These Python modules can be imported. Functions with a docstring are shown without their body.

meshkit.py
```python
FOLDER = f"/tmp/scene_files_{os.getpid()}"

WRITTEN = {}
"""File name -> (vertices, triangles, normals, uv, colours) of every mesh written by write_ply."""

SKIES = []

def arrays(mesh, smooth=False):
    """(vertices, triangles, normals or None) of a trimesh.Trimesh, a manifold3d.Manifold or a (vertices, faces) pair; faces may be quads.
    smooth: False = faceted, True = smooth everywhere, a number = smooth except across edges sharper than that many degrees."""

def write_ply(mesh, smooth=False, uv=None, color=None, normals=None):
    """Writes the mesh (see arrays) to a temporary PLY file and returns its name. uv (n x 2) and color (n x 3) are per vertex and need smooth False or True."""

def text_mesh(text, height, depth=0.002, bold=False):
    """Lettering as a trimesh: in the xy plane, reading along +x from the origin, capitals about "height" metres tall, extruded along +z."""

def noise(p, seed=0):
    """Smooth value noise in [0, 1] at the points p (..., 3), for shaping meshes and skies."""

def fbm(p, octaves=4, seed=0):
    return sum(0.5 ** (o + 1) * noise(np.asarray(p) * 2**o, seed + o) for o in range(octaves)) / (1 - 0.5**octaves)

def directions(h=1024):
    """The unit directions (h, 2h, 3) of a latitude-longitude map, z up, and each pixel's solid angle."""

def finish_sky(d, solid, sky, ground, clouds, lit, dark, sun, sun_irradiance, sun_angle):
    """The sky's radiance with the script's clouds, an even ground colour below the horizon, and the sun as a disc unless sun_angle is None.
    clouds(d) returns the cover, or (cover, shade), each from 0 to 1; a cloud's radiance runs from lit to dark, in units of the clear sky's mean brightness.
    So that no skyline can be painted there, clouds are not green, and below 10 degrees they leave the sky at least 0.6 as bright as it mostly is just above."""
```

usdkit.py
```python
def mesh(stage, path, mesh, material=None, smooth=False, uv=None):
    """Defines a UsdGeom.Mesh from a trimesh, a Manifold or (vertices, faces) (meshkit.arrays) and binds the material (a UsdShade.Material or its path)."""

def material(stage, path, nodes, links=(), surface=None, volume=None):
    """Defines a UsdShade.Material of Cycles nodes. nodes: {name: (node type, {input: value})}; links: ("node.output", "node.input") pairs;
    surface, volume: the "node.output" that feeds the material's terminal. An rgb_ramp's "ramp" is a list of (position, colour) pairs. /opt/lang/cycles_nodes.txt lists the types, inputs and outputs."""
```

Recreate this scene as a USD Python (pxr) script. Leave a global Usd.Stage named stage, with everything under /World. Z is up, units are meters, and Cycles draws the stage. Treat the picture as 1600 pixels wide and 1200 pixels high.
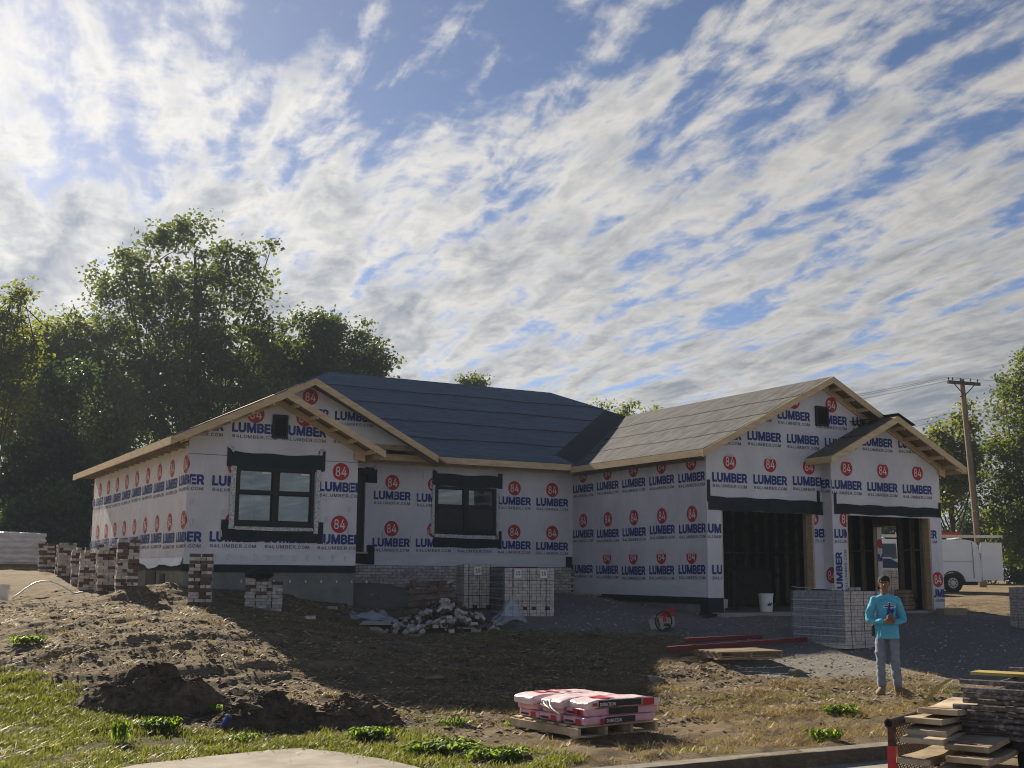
import math, random, glob
import numpy as np, trimesh, manifold3d as m3, usdkit, meshkit
from pxr import Usd, UsdGeom, UsdLux, UsdShade, Gf, Sdf, Vt
from shapely.geometry import Polygon, box as sbox, Point, LineString
from shapely import affinity
from shapely.ops import unary_union
from scipy.interpolate import RBFInterpolator
random.seed(7); RNG = np.random.default_rng(7)
stage = Usd.Stage.CreateInMemory()
UsdGeom.SetStageUpAxis(stage, 'Z'); UsdGeom.SetStageMetersPerUnit(stage, 1.0)
UsdGeom.Xform.Define(stage, '/World'); UsdGeom.Scope.Define(stage, '/World/Looks')
# ------------------------------------------------------------------ camera, sky, sun, exposure
# axes: x along the front of the house (to the right), y away from the street, z up; the photographer stands at x = y = 0
YAW, PITCH, ROLL, F = .5111, .1581, .0075, 1850.7
EXPOSURE = 1.2
SKY_STRENGTH, SUN_INTENSITY = .05, 1.25
SUN_EL, SUN_AZ = math.radians(27.0), math.atan2(-.045, 1.0)
fw = np.array([math.sin(YAW)*math.cos(PITCH), math.cos(YAW)*math.cos(PITCH), math.sin(PITCH)])
rt = np.array([math.cos(YAW), -math.sin(YAW), 0.0]); up = np.cross(rt, fw)
rt, up = math.cos(ROLL)*rt+math.sin(ROLL)*up, -math.sin(ROLL)*rt+math.cos(ROLL)*up
cam = UsdGeom.Camera.Define(stage, '/World/camera')
cam.CreateHorizontalApertureAttr(36.0); cam.CreateVerticalApertureAttr(27.0); cam.CreateFocalLengthAttr(36.0*F/1600)
cam.CreateExposureAttr(EXPOSURE)
cam.CreateClippingRangeAttr(Gf.Vec2f(.1, 5000))
M4 = Gf.Matrix4d(*[float(x) for x in (*rt, 0, *up, 0, *(-fw), 0, 0, 0, 1.75, 1)])
cam.AddTransformOp().Set(M4)
sun_dir = np.array([math.sin(SUN_AZ)*math.cos(SUN_EL), math.cos(SUN_AZ)*math.cos(SUN_EL), math.sin(SUN_EL)])
sun = UsdLux.DistantLight.Define(stage, '/World/sun')
sun.CreateIntensityAttr(SUN_INTENSITY); sun.CreateAngleAttr(.55); sun.CreateNormalizeAttr(True); sun.CreateColorAttr(Gf.Vec3f(1.0, .87, .68))
z_ax = sun_dir; x_ax = np.cross([0, 0, 1.0], z_ax); x_ax /= np.linalg.norm(x_ax); y_ax = np.cross(z_ax, x_ax)
sun.AddTransformOp().Set(Gf.Matrix4d(*[float(x) for x in (*x_ax, 0, *y_ax, 0, *z_ax, 0, 0, 0, 0, 1)]))
sky = UsdLux.DomeLight.Define(stage, '/World/sky')
CLOUD_AZ = .19                       # the cloud streets run away from the viewer along this bearing
ca, sa = math.cos(CLOUD_AZ), math.sin(CLOUD_AZ)
def mathn(op, a=0, b=0): return ('math', {'math_type': op, 'value1': a, 'value2': b})
K_CLOUD = 7.0
skymat = usdkit.material(stage, '/World/Looks/sky_air', {
    'tc': ('texture_coordinate', {}), 'sx': ('separate_xyz', {}),
    'sky': ('sky_texture', {'sky_type': 'single_scattering', 'sun_disc': False, 'sun_elevation': SUN_EL, 'sun_rotation': SUN_AZ, 'altitude': 100.0, 'air_density': .44, 'aerosol_density': .25, 'ozone_density': 1.6}),
    'zc': mathn('maximum', 0, 0.0), 'za': mathn('add', 0, .07),
    'px': mathn('divide'), 'py': mathn('divide'),
    'xa': mathn('multiply', 0, ca), 'xb': mathn('multiply', 0, -sa), 'xx': mathn('add'),
    'ya': mathn('multiply', 0, sa), 'yb': mathn('multiply', 0, ca), 'yy': mathn('add'), 'ys': mathn('multiply', 0, .25), 'y2': mathn('multiply', 0, .6), 'v2': ('combine_xyz', {'z': 1.3}),
    'fine': ('noise_texture', {'scale': 16.0, 'detail': 7.0, 'roughness': .6}), 'f1': mathn('multiply', 0, .6), 'sum0': mathn('add'), 'v2w': ('vector_math', {'math_type': 'add'}),
    'v': ('combine_xyz', {'z': 3.7}),
    'warp': ('noise_texture', {'scale': 2.2, 'detail': 3.0, 'roughness': .6}),
    'wsc': ('vector_math', {'math_type': 'scale', 'scale': .22}), 'vw': ('vector_math', {'math_type': 'add'}),
    'big': ('noise_texture', {'scale': 1.15, 'detail': 3.0, 'roughness': .55}),
    'mid': ('noise_texture', {'scale': 7.6, 'detail': 6.0, 'roughness': .5, 'lacunarity': 2.1}),
    'b1': mathn('multiply', 0, .9), 'm1': mathn('multiply', 0, 1.0), 'sum': mathn('add'),
    'off': ('vector_math', {'math_type': 'add', 'vector2': (0.004, .030, 0)}), 'mid2': ('noise_texture', {'scale': 7.6, 'detail': 6.0, 'roughness': .5, 'lacunarity': 2.1}), 'dif': mathn('subtract'), 'difk': mathn('multiply', 0, 2.6), 'dk0': mathn('multiply', 0, .75), 'dk1': ('math', {'math_type': 'add', 'use_clamp': True}),
    'zt': mathn('multiply', 0, -.92), 'sum2': mathn('add'), 'yb0': mathn('minimum', 0, 0.0), 'yb1': mathn('multiply', 0, .06), 'sum3': mathn('add'),
    'cov': ('map_range', {'from_min': .73, 'from_max': 1.02, 'to_min': 0.0, 'to_max': 1.0, 'clamp': True, 'range_type': 'smoothstep'}),
    'thk': ('map_range', {'from_min': .88, 'from_max': 1.22, 'to_min': 0.0, 'to_max': 1.0, 'clamp': True, 'range_type': 'smoothstep'}),
    'dot': ('vector_math', {'math_type': 'dot_product', 'vector2': tuple(sun_dir)}), 'dmx': mathn('maximum', 0, 0.0), 'pw': mathn('power', 0, 5.0),
    'glow': mathn('multiply', 0, .62), 'lit': mathn('add', 0, .62),
    'cl': ('mix_color', {'a': (1.0, .97, .93), 'b': (.42, .465, .54), 'use_clamp': False}),
    'cls': ('vector_math', {'math_type': 'scale'}), 'clk': ('vector_math', {'math_type': 'scale', 'scale': K_CLOUD}),
    'mix': ('mix_color', {'use_clamp': False}), 'bg': ('background_shader', {'strength': SKY_STRENGTH}),
}, [('tc.generated', 'sx.vector'), ('sx.z', 'zc.value1'), ('zc.value', 'za.value1'), ('sx.x', 'px.value1'), ('za.value', 'px.value2'), ('sx.y', 'py.value1'), ('za.value', 'py.value2'),
    ('px.value', 'xa.value1'), ('py.value', 'xb.value1'), ('xa.value', 'xx.value1'), ('xb.value', 'xx.value2'),
    ('px.value', 'ya.value1'), ('py.value', 'yb.value1'), ('ya.value', 'yy.value1'), ('yb.value', 'yy.value2'), ('yy.value', 'ys.value1'),
    ('xx.value', 'v.x'), ('ys.value', 'v.y'), ('v.vector', 'warp.vector'), ('warp.color', 'wsc.vector1'), ('wsc.vector', 'vw.vector1'), ('v.vector', 'vw.vector2'),
    ('v.vector', 'big.vector'), ('vw.vector', 'mid.vector'), ('big.fac', 'b1.value1'), ('mid.fac', 'm1.value1'), ('b1.value', 'sum.value1'), ('m1.value', 'sum0.value1'), ('yy.value', 'y2.value1'), ('xx.value', 'v2.x'), ('y2.value', 'v2.y'), ('v2.vector', 'v2w.vector1'), ('wsc.vector', 'v2w.vector2'), ('v2w.vector', 'fine.vector'), ('fine.fac', 'f1.value1'), ('f1.value', 'sum0.value2'), ('sum0.value', 'sum.value2'),
    ('zc.value', 'zt.value1'), ('zt.value', 'sum2.value1'), ('sum.value', 'sum2.value2'), ('sx.y', 'yb0.value1'), ('yb0.value', 'yb1.value1'), ('yb1.value', 'sum3.value1'), ('sum2.value', 'sum3.value2'), ('sum3.value', 'cov.value'), ('sum3.value', 'thk.value'),
    ('tc.generated', 'dot.vector1'), ('dot.value', 'dmx.value1'), ('dmx.value', 'pw.value1'), ('pw.value', 'glow.value1'), ('glow.value', 'lit.value1'),
    ('vw.vector', 'off.vector1'), ('off.vector', 'mid2.vector'), ('mid2.fac', 'dif.value1'), ('mid.fac', 'dif.value2'), ('dif.value', 'difk.value1'), ('thk.result', 'dk0.value1'), ('dk0.value', 'dk1.value1'), ('difk.value', 'dk1.value2'), ('dk1.value', 'cl.fac'), ('cl.result', 'cls.vector1'), ('lit.value', 'cls.scale'), ('cls.vector', 'clk.vector1'),
    ('sky.color', 'mix.a'), ('clk.vector', 'mix.b'), ('cov.result', 'mix.fac'), ('mix.result', 'bg.color')], surface='bg.background')
UsdShade.MaterialBindingAPI.Apply(sky.GetPrim()).Bind(skymat)
for p_ in (sky.GetPrim(),):
    p_.SetCustomDataByKey('kind', 'structure'); p_.SetCustomDataByKey('label', 'blue sky with rows of broken white and grey clouds'); p_.SetCustomDataByKey('category', 'sky')
# ------------------------------------------------------------------ materials
def pm(name, c1, c2=None, scale=6.0, rough=.8, bump=0.0, bscale=None, bdist=.02, spec=.3, metal=0.0, rand=0.0, detail=5.0, stretch=None, coord='object', lo=.35, hi=.65, extra=None):
    n = {'tc': ('texture_coordinate', {}), 'mp': ('mapping', {'scale': stretch or (1, 1, 1)}), 'n': ('noise_texture', {'scale': scale, 'detail': detail, 'roughness': .6}),
         'r': ('rgb_ramp', {'ramp': [(0, c1), (lo, c1), (hi, c2 or c1), (1, c2 or c1)]}), 'p': ('principled_bsdf', {'roughness': rough, 'specular_ior_level': spec, 'metallic': metal})}
    if extra: n['p'][1].update(extra)
    l = [('tc.object', 'mp.vector'), ('mp.vector', 'n.vector'), ('n.fac', 'r.fac')]
    if coord == 'world':
        n['g'] = ('geometry', {}); l[0] = ('g.position', 'mp.vector')
    src = 'r.color'
    if rand:
        n['oi'] = ('object_info', {}); n['mr'] = ('map_range', {'to_min': 1-rand, 'to_max': 1+rand}); n['vs'] = ('vector_math', {'math_type': 'scale'})
        l += [('oi.random', 'mr.value'), ('r.color', 'vs.vector1'), ('mr.result', 'vs.scale')]; src = 'vs.vector'
    l.append((src, 'p.base_color'))
    if bump:
        n['bn'] = ('noise_texture', {'scale': bscale or scale*3, 'detail': 6.0, 'roughness': .65}); n['b'] = ('bump', {'strength': bump, 'distance': bdist})
        l += [('mp.vector', 'bn.vector'), ('bn.fac', 'b.height'), ('b.normal', 'p.normal')]
    return usdkit.material(stage, '/World/Looks/'+name, n, l, surface='p.BSDF')
def leafmat(name, ca_, cb, cc, trans=.45):
    return usdkit.material(stage, '/World/Looks/'+name, {
        'g': ('geometry', {}), 'n': ('noise_texture', {'scale': .45, 'detail': 3.0}), 'm1': mathn('multiply', 0, .55), 'm2': mathn('multiply', 0, .5), 'a': mathn('add'),
        'r': ('rgb_ramp', {'ramp': [(.15, ca_), (.5, cb), (.85, cc)]}), 'd': ('principled_bsdf', {'roughness': .5, 'specular_ior_level': .35}), 't': ('translucent_bsdf', {}), 'vs': ('vector_math', {'math_type': 'multiply', 'vector2': (1.7, 1.75, .7)}),
        'mx': ('mix_closure', {'fac': trans})},
        [('g.position', 'n.vector'), ('g.random_per_island', 'm1.value1'), ('n.fac', 'm2.value1'), ('m1.value', 'a.value1'), ('m2.value', 'a.value2'), ('a.value', 'r.fac'), ('r.color', 'd.base_color'), ('r.color', 'vs.vector1'), ('vs.vector', 't.color'),
         ('d.BSDF', 'mx.closure1'), ('t.BSDF', 'mx.closure2')], surface='mx.closure')
MT = {}
MT['wrap'] = pm('house_wrap', (.615, .615, .665), (.485, .49, .54), 1.1, .5, .6, 4.0, .06, .4, coord='world', stretch=(1, 1, .45))
MT['wrap_film'] = pm('clear_wrap_film', (.60, .62, .66), (.5, .53, .58), 2.0, .4, .5, 5.0, .03, .5, coord='world', stretch=(.6, .6, 2))
MT['print_blue'] = pm('printed_blue', (.013, .028, .17), (.02, .04, .2), 9, .6, coord='world')
MT['print_dark'] = pm('printed_slate', (.05, .06, .11), (.08, .09, .14), 9, .6, coord='world')
MT['print_red'] = pm('printed_red', (.40, .022, .03), (.33, .025, .03), 6, .6, coord='world')
MT['print_faint'] = pm('print_showing_through', (.55, .47, .50), (.5, .45, .49), 5, .55, coord='world')
MT['print_white'] = pm('printed_white', (.66, .62, .62), (.6, .58, .58), 6, .6, coord='world')
MT['membrane'] = pm('black_membrane', (.010, .016, .022), (.018, .026, .034), 4, .7, .4, 12, .01, .15, coord='world')
MT['foil'] = pm('foil_tape', (.92, .92, .93), (.35, .36, .38), 26, .35, 1.0, 30, .05, .5, .55, coord='world')
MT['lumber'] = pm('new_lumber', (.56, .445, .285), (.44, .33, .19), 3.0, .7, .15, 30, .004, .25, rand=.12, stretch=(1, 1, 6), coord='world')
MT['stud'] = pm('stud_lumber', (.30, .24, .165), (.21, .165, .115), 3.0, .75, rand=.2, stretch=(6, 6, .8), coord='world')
MT['shaded_board'] = pm('shaded_sheathing', (.035, .036, .036), (.022, .023, .024), 4, .85, coord='world')  # boards darkened in colour to stand for the dim garage interior
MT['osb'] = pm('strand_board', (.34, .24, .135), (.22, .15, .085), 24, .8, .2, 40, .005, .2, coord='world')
MT['felt'] = pm('roof_underlayment', (.115, .118, .124), (.060, .064, .072), 1.8, .9, 1.0, 2.6, .09, .1, coord='world', stretch=(1.0, 2.4, 1.6), detail=9)
MT['felt_shaded'] = pm('roof_underlayment_shaded', (.048, .070, .098), (.030, .044, .066), 1.5, .5, 1.0, 2.6, .08, .45, coord='world', stretch=(.8, 2.4, 2.4), detail=9)  # same underlayment as the lit slopes, with blue shade put into its colour
MT['felt_brown'] = pm('felt_brown', (.21, .185, .155), (.14, .12, .10), 4, .9, .6, 8, .03, .1, coord='world')
MT['dark_felt_lap_shadow'] = pm('dark_felt_lap_shadow', (.02, .022, .026), None, 6, .8)  # dark felt; also paints the shadow along the laps
MT['frame_black'] = pm('window_black_vinyl', (.006, .007, .009), (.009, .010, .012), 5, .45, spec=.25)
MT['concrete'] = pm('foundation_concrete', (.20, .21, .20), (.14, .15, .145), 3.0, .9, .3, 40, .006, .2, coord='world')
MT['slab'] = pm('slab_concrete', (.30, .29, .27), (.22, .215, .205), 2.0, .9, .3, 40, .006, .2, coord='world')
MT['curb'] = pm('kerb_concrete', (.30, .28, .245), (.19, .175, .15), 2.6, .92, .5, 60, .006, .15, coord='world', detail=8)
MT['road'] = pm('road_surface', (.24, .225, .20), (.17, .16, .14), 3.0, .92, .5, 70, .006, .15, coord='world', detail=8)
MT['dark'] = pm('dark_rubber', (.012, .012, .013), None, 5, .6)
MT['brick_w'] = pm('pale_brick', (.46, .44, .43), (.30, .275, .265), 14, .9, .4, 60, .006, .2, rand=.2, coord='world')
MT['brick_b'] = pm('brown_brick', (.11, .072, .058), (.065, .045, .040), 16, .9, .4, 60, .006, .2, rand=.25, coord='world')
MT['gap_shade'] = pm('joint_shadow', (.05, .048, .046), None, 8, .95)  # dark fill that paints the shade in gaps between stacked bricks
MT['mortar'] = pm('mortar', (.20, .205, .21), (.15, .15, .155), 20, .95, .3, coord='world')
MT['steel_red'] = pm('red_primer', (.105, .012, .018), (.075, .010, .015), 8, .6, .1, coord='world')
MT['wood_old'] = pm('weathered_wood', (.30, .235, .165), (.19, .145, .10), 5.0, .85, .3, 30, .006, .2, rand=.15, coord='world')
MT['wood_dark'] = pm('dark_wood', (.13, .10, .075), (.075, .055, .042), 5.0, .85, .3, 30, .006, .2, rand=.2, coord='world')
MT['plank'] = pm('scaffold_plank_wood', (.54, .45, .33), (.24, .185, .125), 3.0, .85, .4, 25, .008, .2, rand=.2, stretch=(1, 1, 1), coord='world', detail=8)
MT['tube'] = pm('scaffold_tube', (.10, .085, .085), (.38, .36, .34), 18, .65, .4, 40, .004, .4, .2, coord='world', lo=.5, hi=.72, detail=9)
MT['rail_rust'] = pm('rusted_trailer_steel', (.035, .02, .018), (.09, .045, .035), 18, .7, .3, 40, .004, .4, .2, coord='world')
MT['tape_red'] = pm('reflective_red', (.42, .01, .018), (.35, .012, .02), 9, .35, spec=.5)
MT['tape_white'] = pm('reflective_white', (.68, .68, .66), (.55, .55, .53), 9, .35, spec=.5)
MT['yellow'] = pm('yellow_wood', (.34, .29, .09), (.26, .21, .06), 8, .7)
MT['van_white'] = pm('van_paint', (.70, .71, .73), (.66, .67, .69), 2, .28, spec=.5, extra={'coat_weight': .3})
MT['van_glass'] = pm('van_glass', (.012, .016, .022), None, 2, .08, spec=.6)
MT['tyre'] = pm('tyre_rubber', (.012, .012, .012), (.02, .02, .019), 20, .8)
MT['steel'] = pm('wheel_steel', (.42, .42, .43), (.33, .33, .34), 8, .35, metal=.8)
MT['van_dark'] = pm('van_trim', (.02, .02, .022), None, 5, .6)
MT['van_trim_grey'] = pm('van_trim_grey', (.35, .36, .37), None, 5, .6)
MT['lamp_red'] = pm('tail_lamp', (.35, .012, .012), None, 5, .25, spec=.5)
MT['ladder_red'] = pm('ladder_fibreglass', (.42, .05, .035), (.34, .05, .035), 8, .55)
MT['ladder_alu'] = pm('ladder_aluminium', (.55, .52, .45), (.45, .42, .36), 8, .4, metal=.5)
MT['pole'] = pm('pole_wood', (.19, .15, .115), (.12, .095, .075), 3.0, .9, .3, 20, .02, .15, stretch=(4, 4, .4))
MT['arm'] = pm('crossarm_wood', (.075, .062, .055), (.05, .043, .04), 5, .9)
MT['ceramic'] = pm('insulator', (.06, .05, .05), None, 5, .3)
MT['wire'] = pm('wire_metal', (.10, .10, .105), None, 5, .5)
MT['bark'] = pm('bark', (.075, .06, .048), (.04, .033, .028), 6.0, .95, .5, 14, .03, .1, stretch=(3, 3, .6), coord='world')
MT['white_plastic'] = pm('white_plastic', (.66, .67, .68), (.58, .59, .6), 6, .45, spec=.45)
MT['dusty'] = pm('dusty_paper', (.42, .40, .38), (.26, .245, .23), 6, .85, .5, 14, .02)
MT['black_plastic'] = pm('black_plastic', (.014, .014, .016), None, 6, .4)
MT['shrink'] = pm('shrink_film', (.62, .66, .72), (.42, .46, .52), 3.0, .3, .9, 9.0, .03, .55, stretch=(1, 1, 4), coord='world')
MT['pink'] = pm('pink_film', (.60, .36, .45), (.50, .25, .34), 5.0, .4, .7, 12, .012, .5, coord='world')
MT['pink_top'] = pm('pale_pink_film', (.68, .59, .61), (.60, .40, .45), 5.0, .4, .8, 10, .015, .5, coord='world')
MT['label_red'] = pm('label_red', (.36, .012, .02), None, 5, .45)
MT['label_black'] = pm('label_black', (.01, .01, .012), None, 5, .45)
MT['paper'] = pm('paper_tag', (.62, .64, .64), None, 5, .7)
MT['card'] = pm('cardboard_pale', (.52, .50, .46), (.42, .40, .36), 5, .85)
MT['rubble_grey'] = pm('stone_grey', (.20, .17, .14), (.11, .09, .07), 10, .95, .4, rand=.3)
MT['clod'] = pm('soil_clod', (.13, .098, .070), (.060, .045, .033), 9, .97, .6, 30, .02, .1, rand=.3)
MT['flake'] = pm('soil_flake', (.36, .29, .19), (.22, .17, .115), 3, .95, rand=.35)
MT['pebble'] = pm('gravel_stone', (.36, .35, .33), (.25, .24, .23), 6, .9, rand=.4)
MT['skin'] = pm('skin', (.20, .10, .062), (.155, .076, .046), 8, .5, spec=.35)
MT['shirt'] = pm('turquoise_knit', (.085, .40, .60), (.06, .31, .50), 5.0, .85, .5, 9, .02, .2)
MT['denim'] = pm('denim', (.20, .245, .315), (.12, .155, .215), 7.0, .9, .5, 12, .012, .2)
MT['boot'] = pm('tan_leather', (.23, .17, .105), (.16, .115, .07), 8, .75, .2)
MT['hair'] = pm('black_knit', (.010, .009, .010), (.02, .018, .018), 20, .9, .4)
MT['eye'] = pm('dark_eye', (.015, .012, .012), None, 5, .3)
MT['lip'] = pm('lip', (.20, .085, .065), None, 5, .5)
MT['logo_blue'] = pm('logo_blue', (.012, .03, .22), None, 5, .7)
MT['logo_white'] = pm('logo_white', (.6, .64, .68), None, 5, .7)
MT['silver'] = pm('silver_paint', (.42, .45, .49), None, 3, .25, metal=.6, spec=.5)
MT['pipe_blue'] = pm('blue_pipe', (.02, .05, .30), None, 5, .4)
MT['grass'] = leafmat('grass_blades', (.085, .092, .022), (.14, .15, .036), (.23, .21, .085), .5)
MT['straw'] = leafmat('dry_straw', (.21, .150, .078), (.31, .235, .125), (.42, .34, .19), .3)
MT['weed'] = leafmat('weed_leaf', (.10, .15, .024), (.15, .21, .036), (.20, .25, .055), .68)
MT['leaf_cot'] = leafmat('cottonwood_leaf', (.050, .066, .020), (.10, .122, .034), (.18, .18, .05), .58)
MT['leaf_oak'] = leafmat('oak_leaf', (.036, .055, .020), (.078, .104, .033), (.14, .14, .045), .5)
MT['leaf_yel'] = leafmat('yellowing_leaf', (.075, .09, .020), (.155, .165, .04), (.26, .23, .06), .6)
MT['leaf_dark'] = leafmat('dark_leaf', (.034, .055, .032), (.055, .08, .038), (.085, .105, .042), .45)
MT['glass'] = usdkit.material(stage, '/World/Looks/window_glass', {'f': ('fresnel', {'IOR': 2.7}), 't': ('transparent_bsdf', {'color': (.55, .62, .62)}), 'g': ('glossy_bsdf', {'roughness': .015, 'color': (.85, .95, 1.0)}), 'm': ('mix_closure', {})},
    [('f.fac', 'm.fac'), ('t.BSDF', 'm.closure1'), ('g.BSDF', 'm.closure2')], surface='m.closure')
MT['film'] = usdkit.material(stage, '/World/Looks/clear_film', {'g': ('geometry', {}), 'n': ('noise_texture', {'scale': 14.0, 'detail': 5.0}), 'b': ('bump', {'strength': 1.0, 'distance': .03}), 't': ('transparent_bsdf', {'color': (.85, .88, .9)}), 'p': ('principled_bsdf', {'base_color': (.36, .42, .5), 'roughness': .25, 'specular_ior_level': .6}), 'm': ('mix_closure', {'fac': .26})},
    [('g.position', 'n.vector'), ('n.fac', 'b.height'), ('b.normal', 'p.normal'), ('t.BSDF', 'm.closure1'), ('p.BSDF', 'm.closure2')], surface='m.closure')
MT['film_thin'] = usdkit.material(stage, '/World/Looks/stretch_film', {'g': ('geometry', {}), 'n': ('noise_texture', {'scale': 9.0, 'detail': 5.0}), 'mp': ('mapping', {'scale': (.5, .5, 5)}), 'b': ('bump', {'strength': 1.0, 'distance': .03}), 't': ('transparent_bsdf', {'color': (.78, .80, .84)}), 'p': ('glossy_bsdf', {'color': (.7, .75, .8), 'roughness': .2}), 'm': ('mix_closure', {'fac': .07})},
    [('g.position', 'mp.vector'), ('mp.vector', 'n.vector'), ('n.fac', 'b.height'), ('b.normal', 'p.normal'), ('t.BSDF', 'm.closure1'), ('p.BSDF', 'm.closure2')], surface='m.closure')
# ------------------------------------------------------------------ helpers
USED = {}
def free(parent, name):
    k = (parent, name); USED[k] = USED.get(k, -1)+1
    return f'{parent}/{name}' + (f'_{USED[k]:03d}' if USED[k] else '')
def cat(*ms):
    V, Fs, o = [], [], 0
    for v, f in ms:
        V.append(np.asarray(v, float)); Fs.append(np.asarray(f, int)+o); o += len(v)
    return np.vstack(V), np.vstack(Fs)
def tm(m): return np.array(m.vertices), np.array(m.faces)
def mf(m):
    k = m.to_mesh(); return np.array(k.vert_properties[:, :3]), np.array(k.tri_verts)
CUBE_F = np.array([[0, 2, 1], [0, 3, 2], [4, 5, 6], [4, 6, 7], [0, 1, 5], [0, 5, 4], [1, 2, 6], [1, 6, 5], [2, 3, 7], [2, 7, 6], [3, 0, 4], [3, 4, 7]])
def rotz(a): c, s = math.cos(a), math.sin(a); return np.array([[c, -s, 0], [s, c, 0], [0, 0, 1.0]])
def roty(a): c, s = math.cos(a), math.sin(a); return np.array([[c, 0, s], [0, 1, 0], [-s, 0, c]])
def rotx(a): c, s = math.cos(a), math.sin(a); return np.array([[1, 0, 0], [0, c, -s], [0, s, c]])
def bx(x0, x1, y0, y1, z0, z1):
    return np.array([[x0, y0, z0], [x1, y0, z0], [x1, y1, z0], [x0, y1, z0], [x0, y0, z1], [x1, y0, z1], [x1, y1, z1], [x0, y1, z1]], float), CUBE_F
def obx(c, s, R=None):
    v, f = bx(-s[0]/2, s[0]/2, -s[1]/2, s[1]/2, -s[2]/2, s[2]/2)
    if R is not None: v = v @ np.asarray(R).T
    return v+np.asarray(c), f
def cbx(s, ch=.008):
    """box with chamfered edges, centred"""
    h = np.array(s)/2; pts = []
    for sx in (-1, 1):
        for sy in (-1, 1):
            for sz in (-1, 1):
                for k in range(3):
                    q = np.array([sx, sy, sz])*h; o = [i for i in range(3) if i != k]
                    for i in o: q[i] -= np.sign(q[i])*min(ch, h[i]*.6)
                    pts.append(q)
    return mf(m3.Manifold.hull_points(np.array(pts)))
def move(m, t, R=None):
    v = np.asarray(m[0])
    if R is not None: v = v @ np.asarray(R).T
    return v+np.asarray(t), m[1]
def beam(p0, p1, h, t, up=(0, 0, 1)):
    """board from p0 to p1 (its top centre line), h deep below the line, t thick"""
    p0, p1 = np.asarray(p0, float), np.asarray(p1, float); d = p1-p0; d /= np.linalg.norm(d); u = np.asarray(up, float); s = np.cross(d, u); s /= np.linalg.norm(s); u = np.cross(s, d)
    v = []
    for p in (p0, p1):
        for a, b in ((-1, -h), (1, -h), (1, 0), (-1, 0)): v.append(p+s*a*t/2+u*b)
    return np.array(v), np.array([[0, 1, 2], [0, 2, 3], [4, 6, 5], [4, 7, 6], [0, 5, 1], [0, 4, 5], [1, 6, 2], [1, 5, 6], [2, 7, 3], [2, 6, 7], [3, 4, 0], [3, 7, 4]])
def vbeam(p0, p1, h, t, side):
    """board with vertical ends: top edge p0-p1, depth h straight down, thickness t along side"""
    p0, p1, s = np.asarray(p0, float), np.asarray(p1, float), np.asarray(side, float)*t; v = []
    for p in (p0, p1):
        for a, b in ((0, -h), (1, -h), (1, 0), (0, 0)): v.append(p+s*a+np.array([0, 0, b]))
    m = trimesh.Trimesh(np.array(v), np.array([[0, 1, 2], [0, 2, 3], [4, 6, 5], [4, 7, 6], [0, 5, 1], [0, 4, 5], [1, 6, 2], [1, 5, 6], [2, 7, 3], [2, 6, 7], [3, 4, 0], [3, 7, 4]]), process=False)
    if m.volume < 0: m.invert()
    return tm(m)
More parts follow.
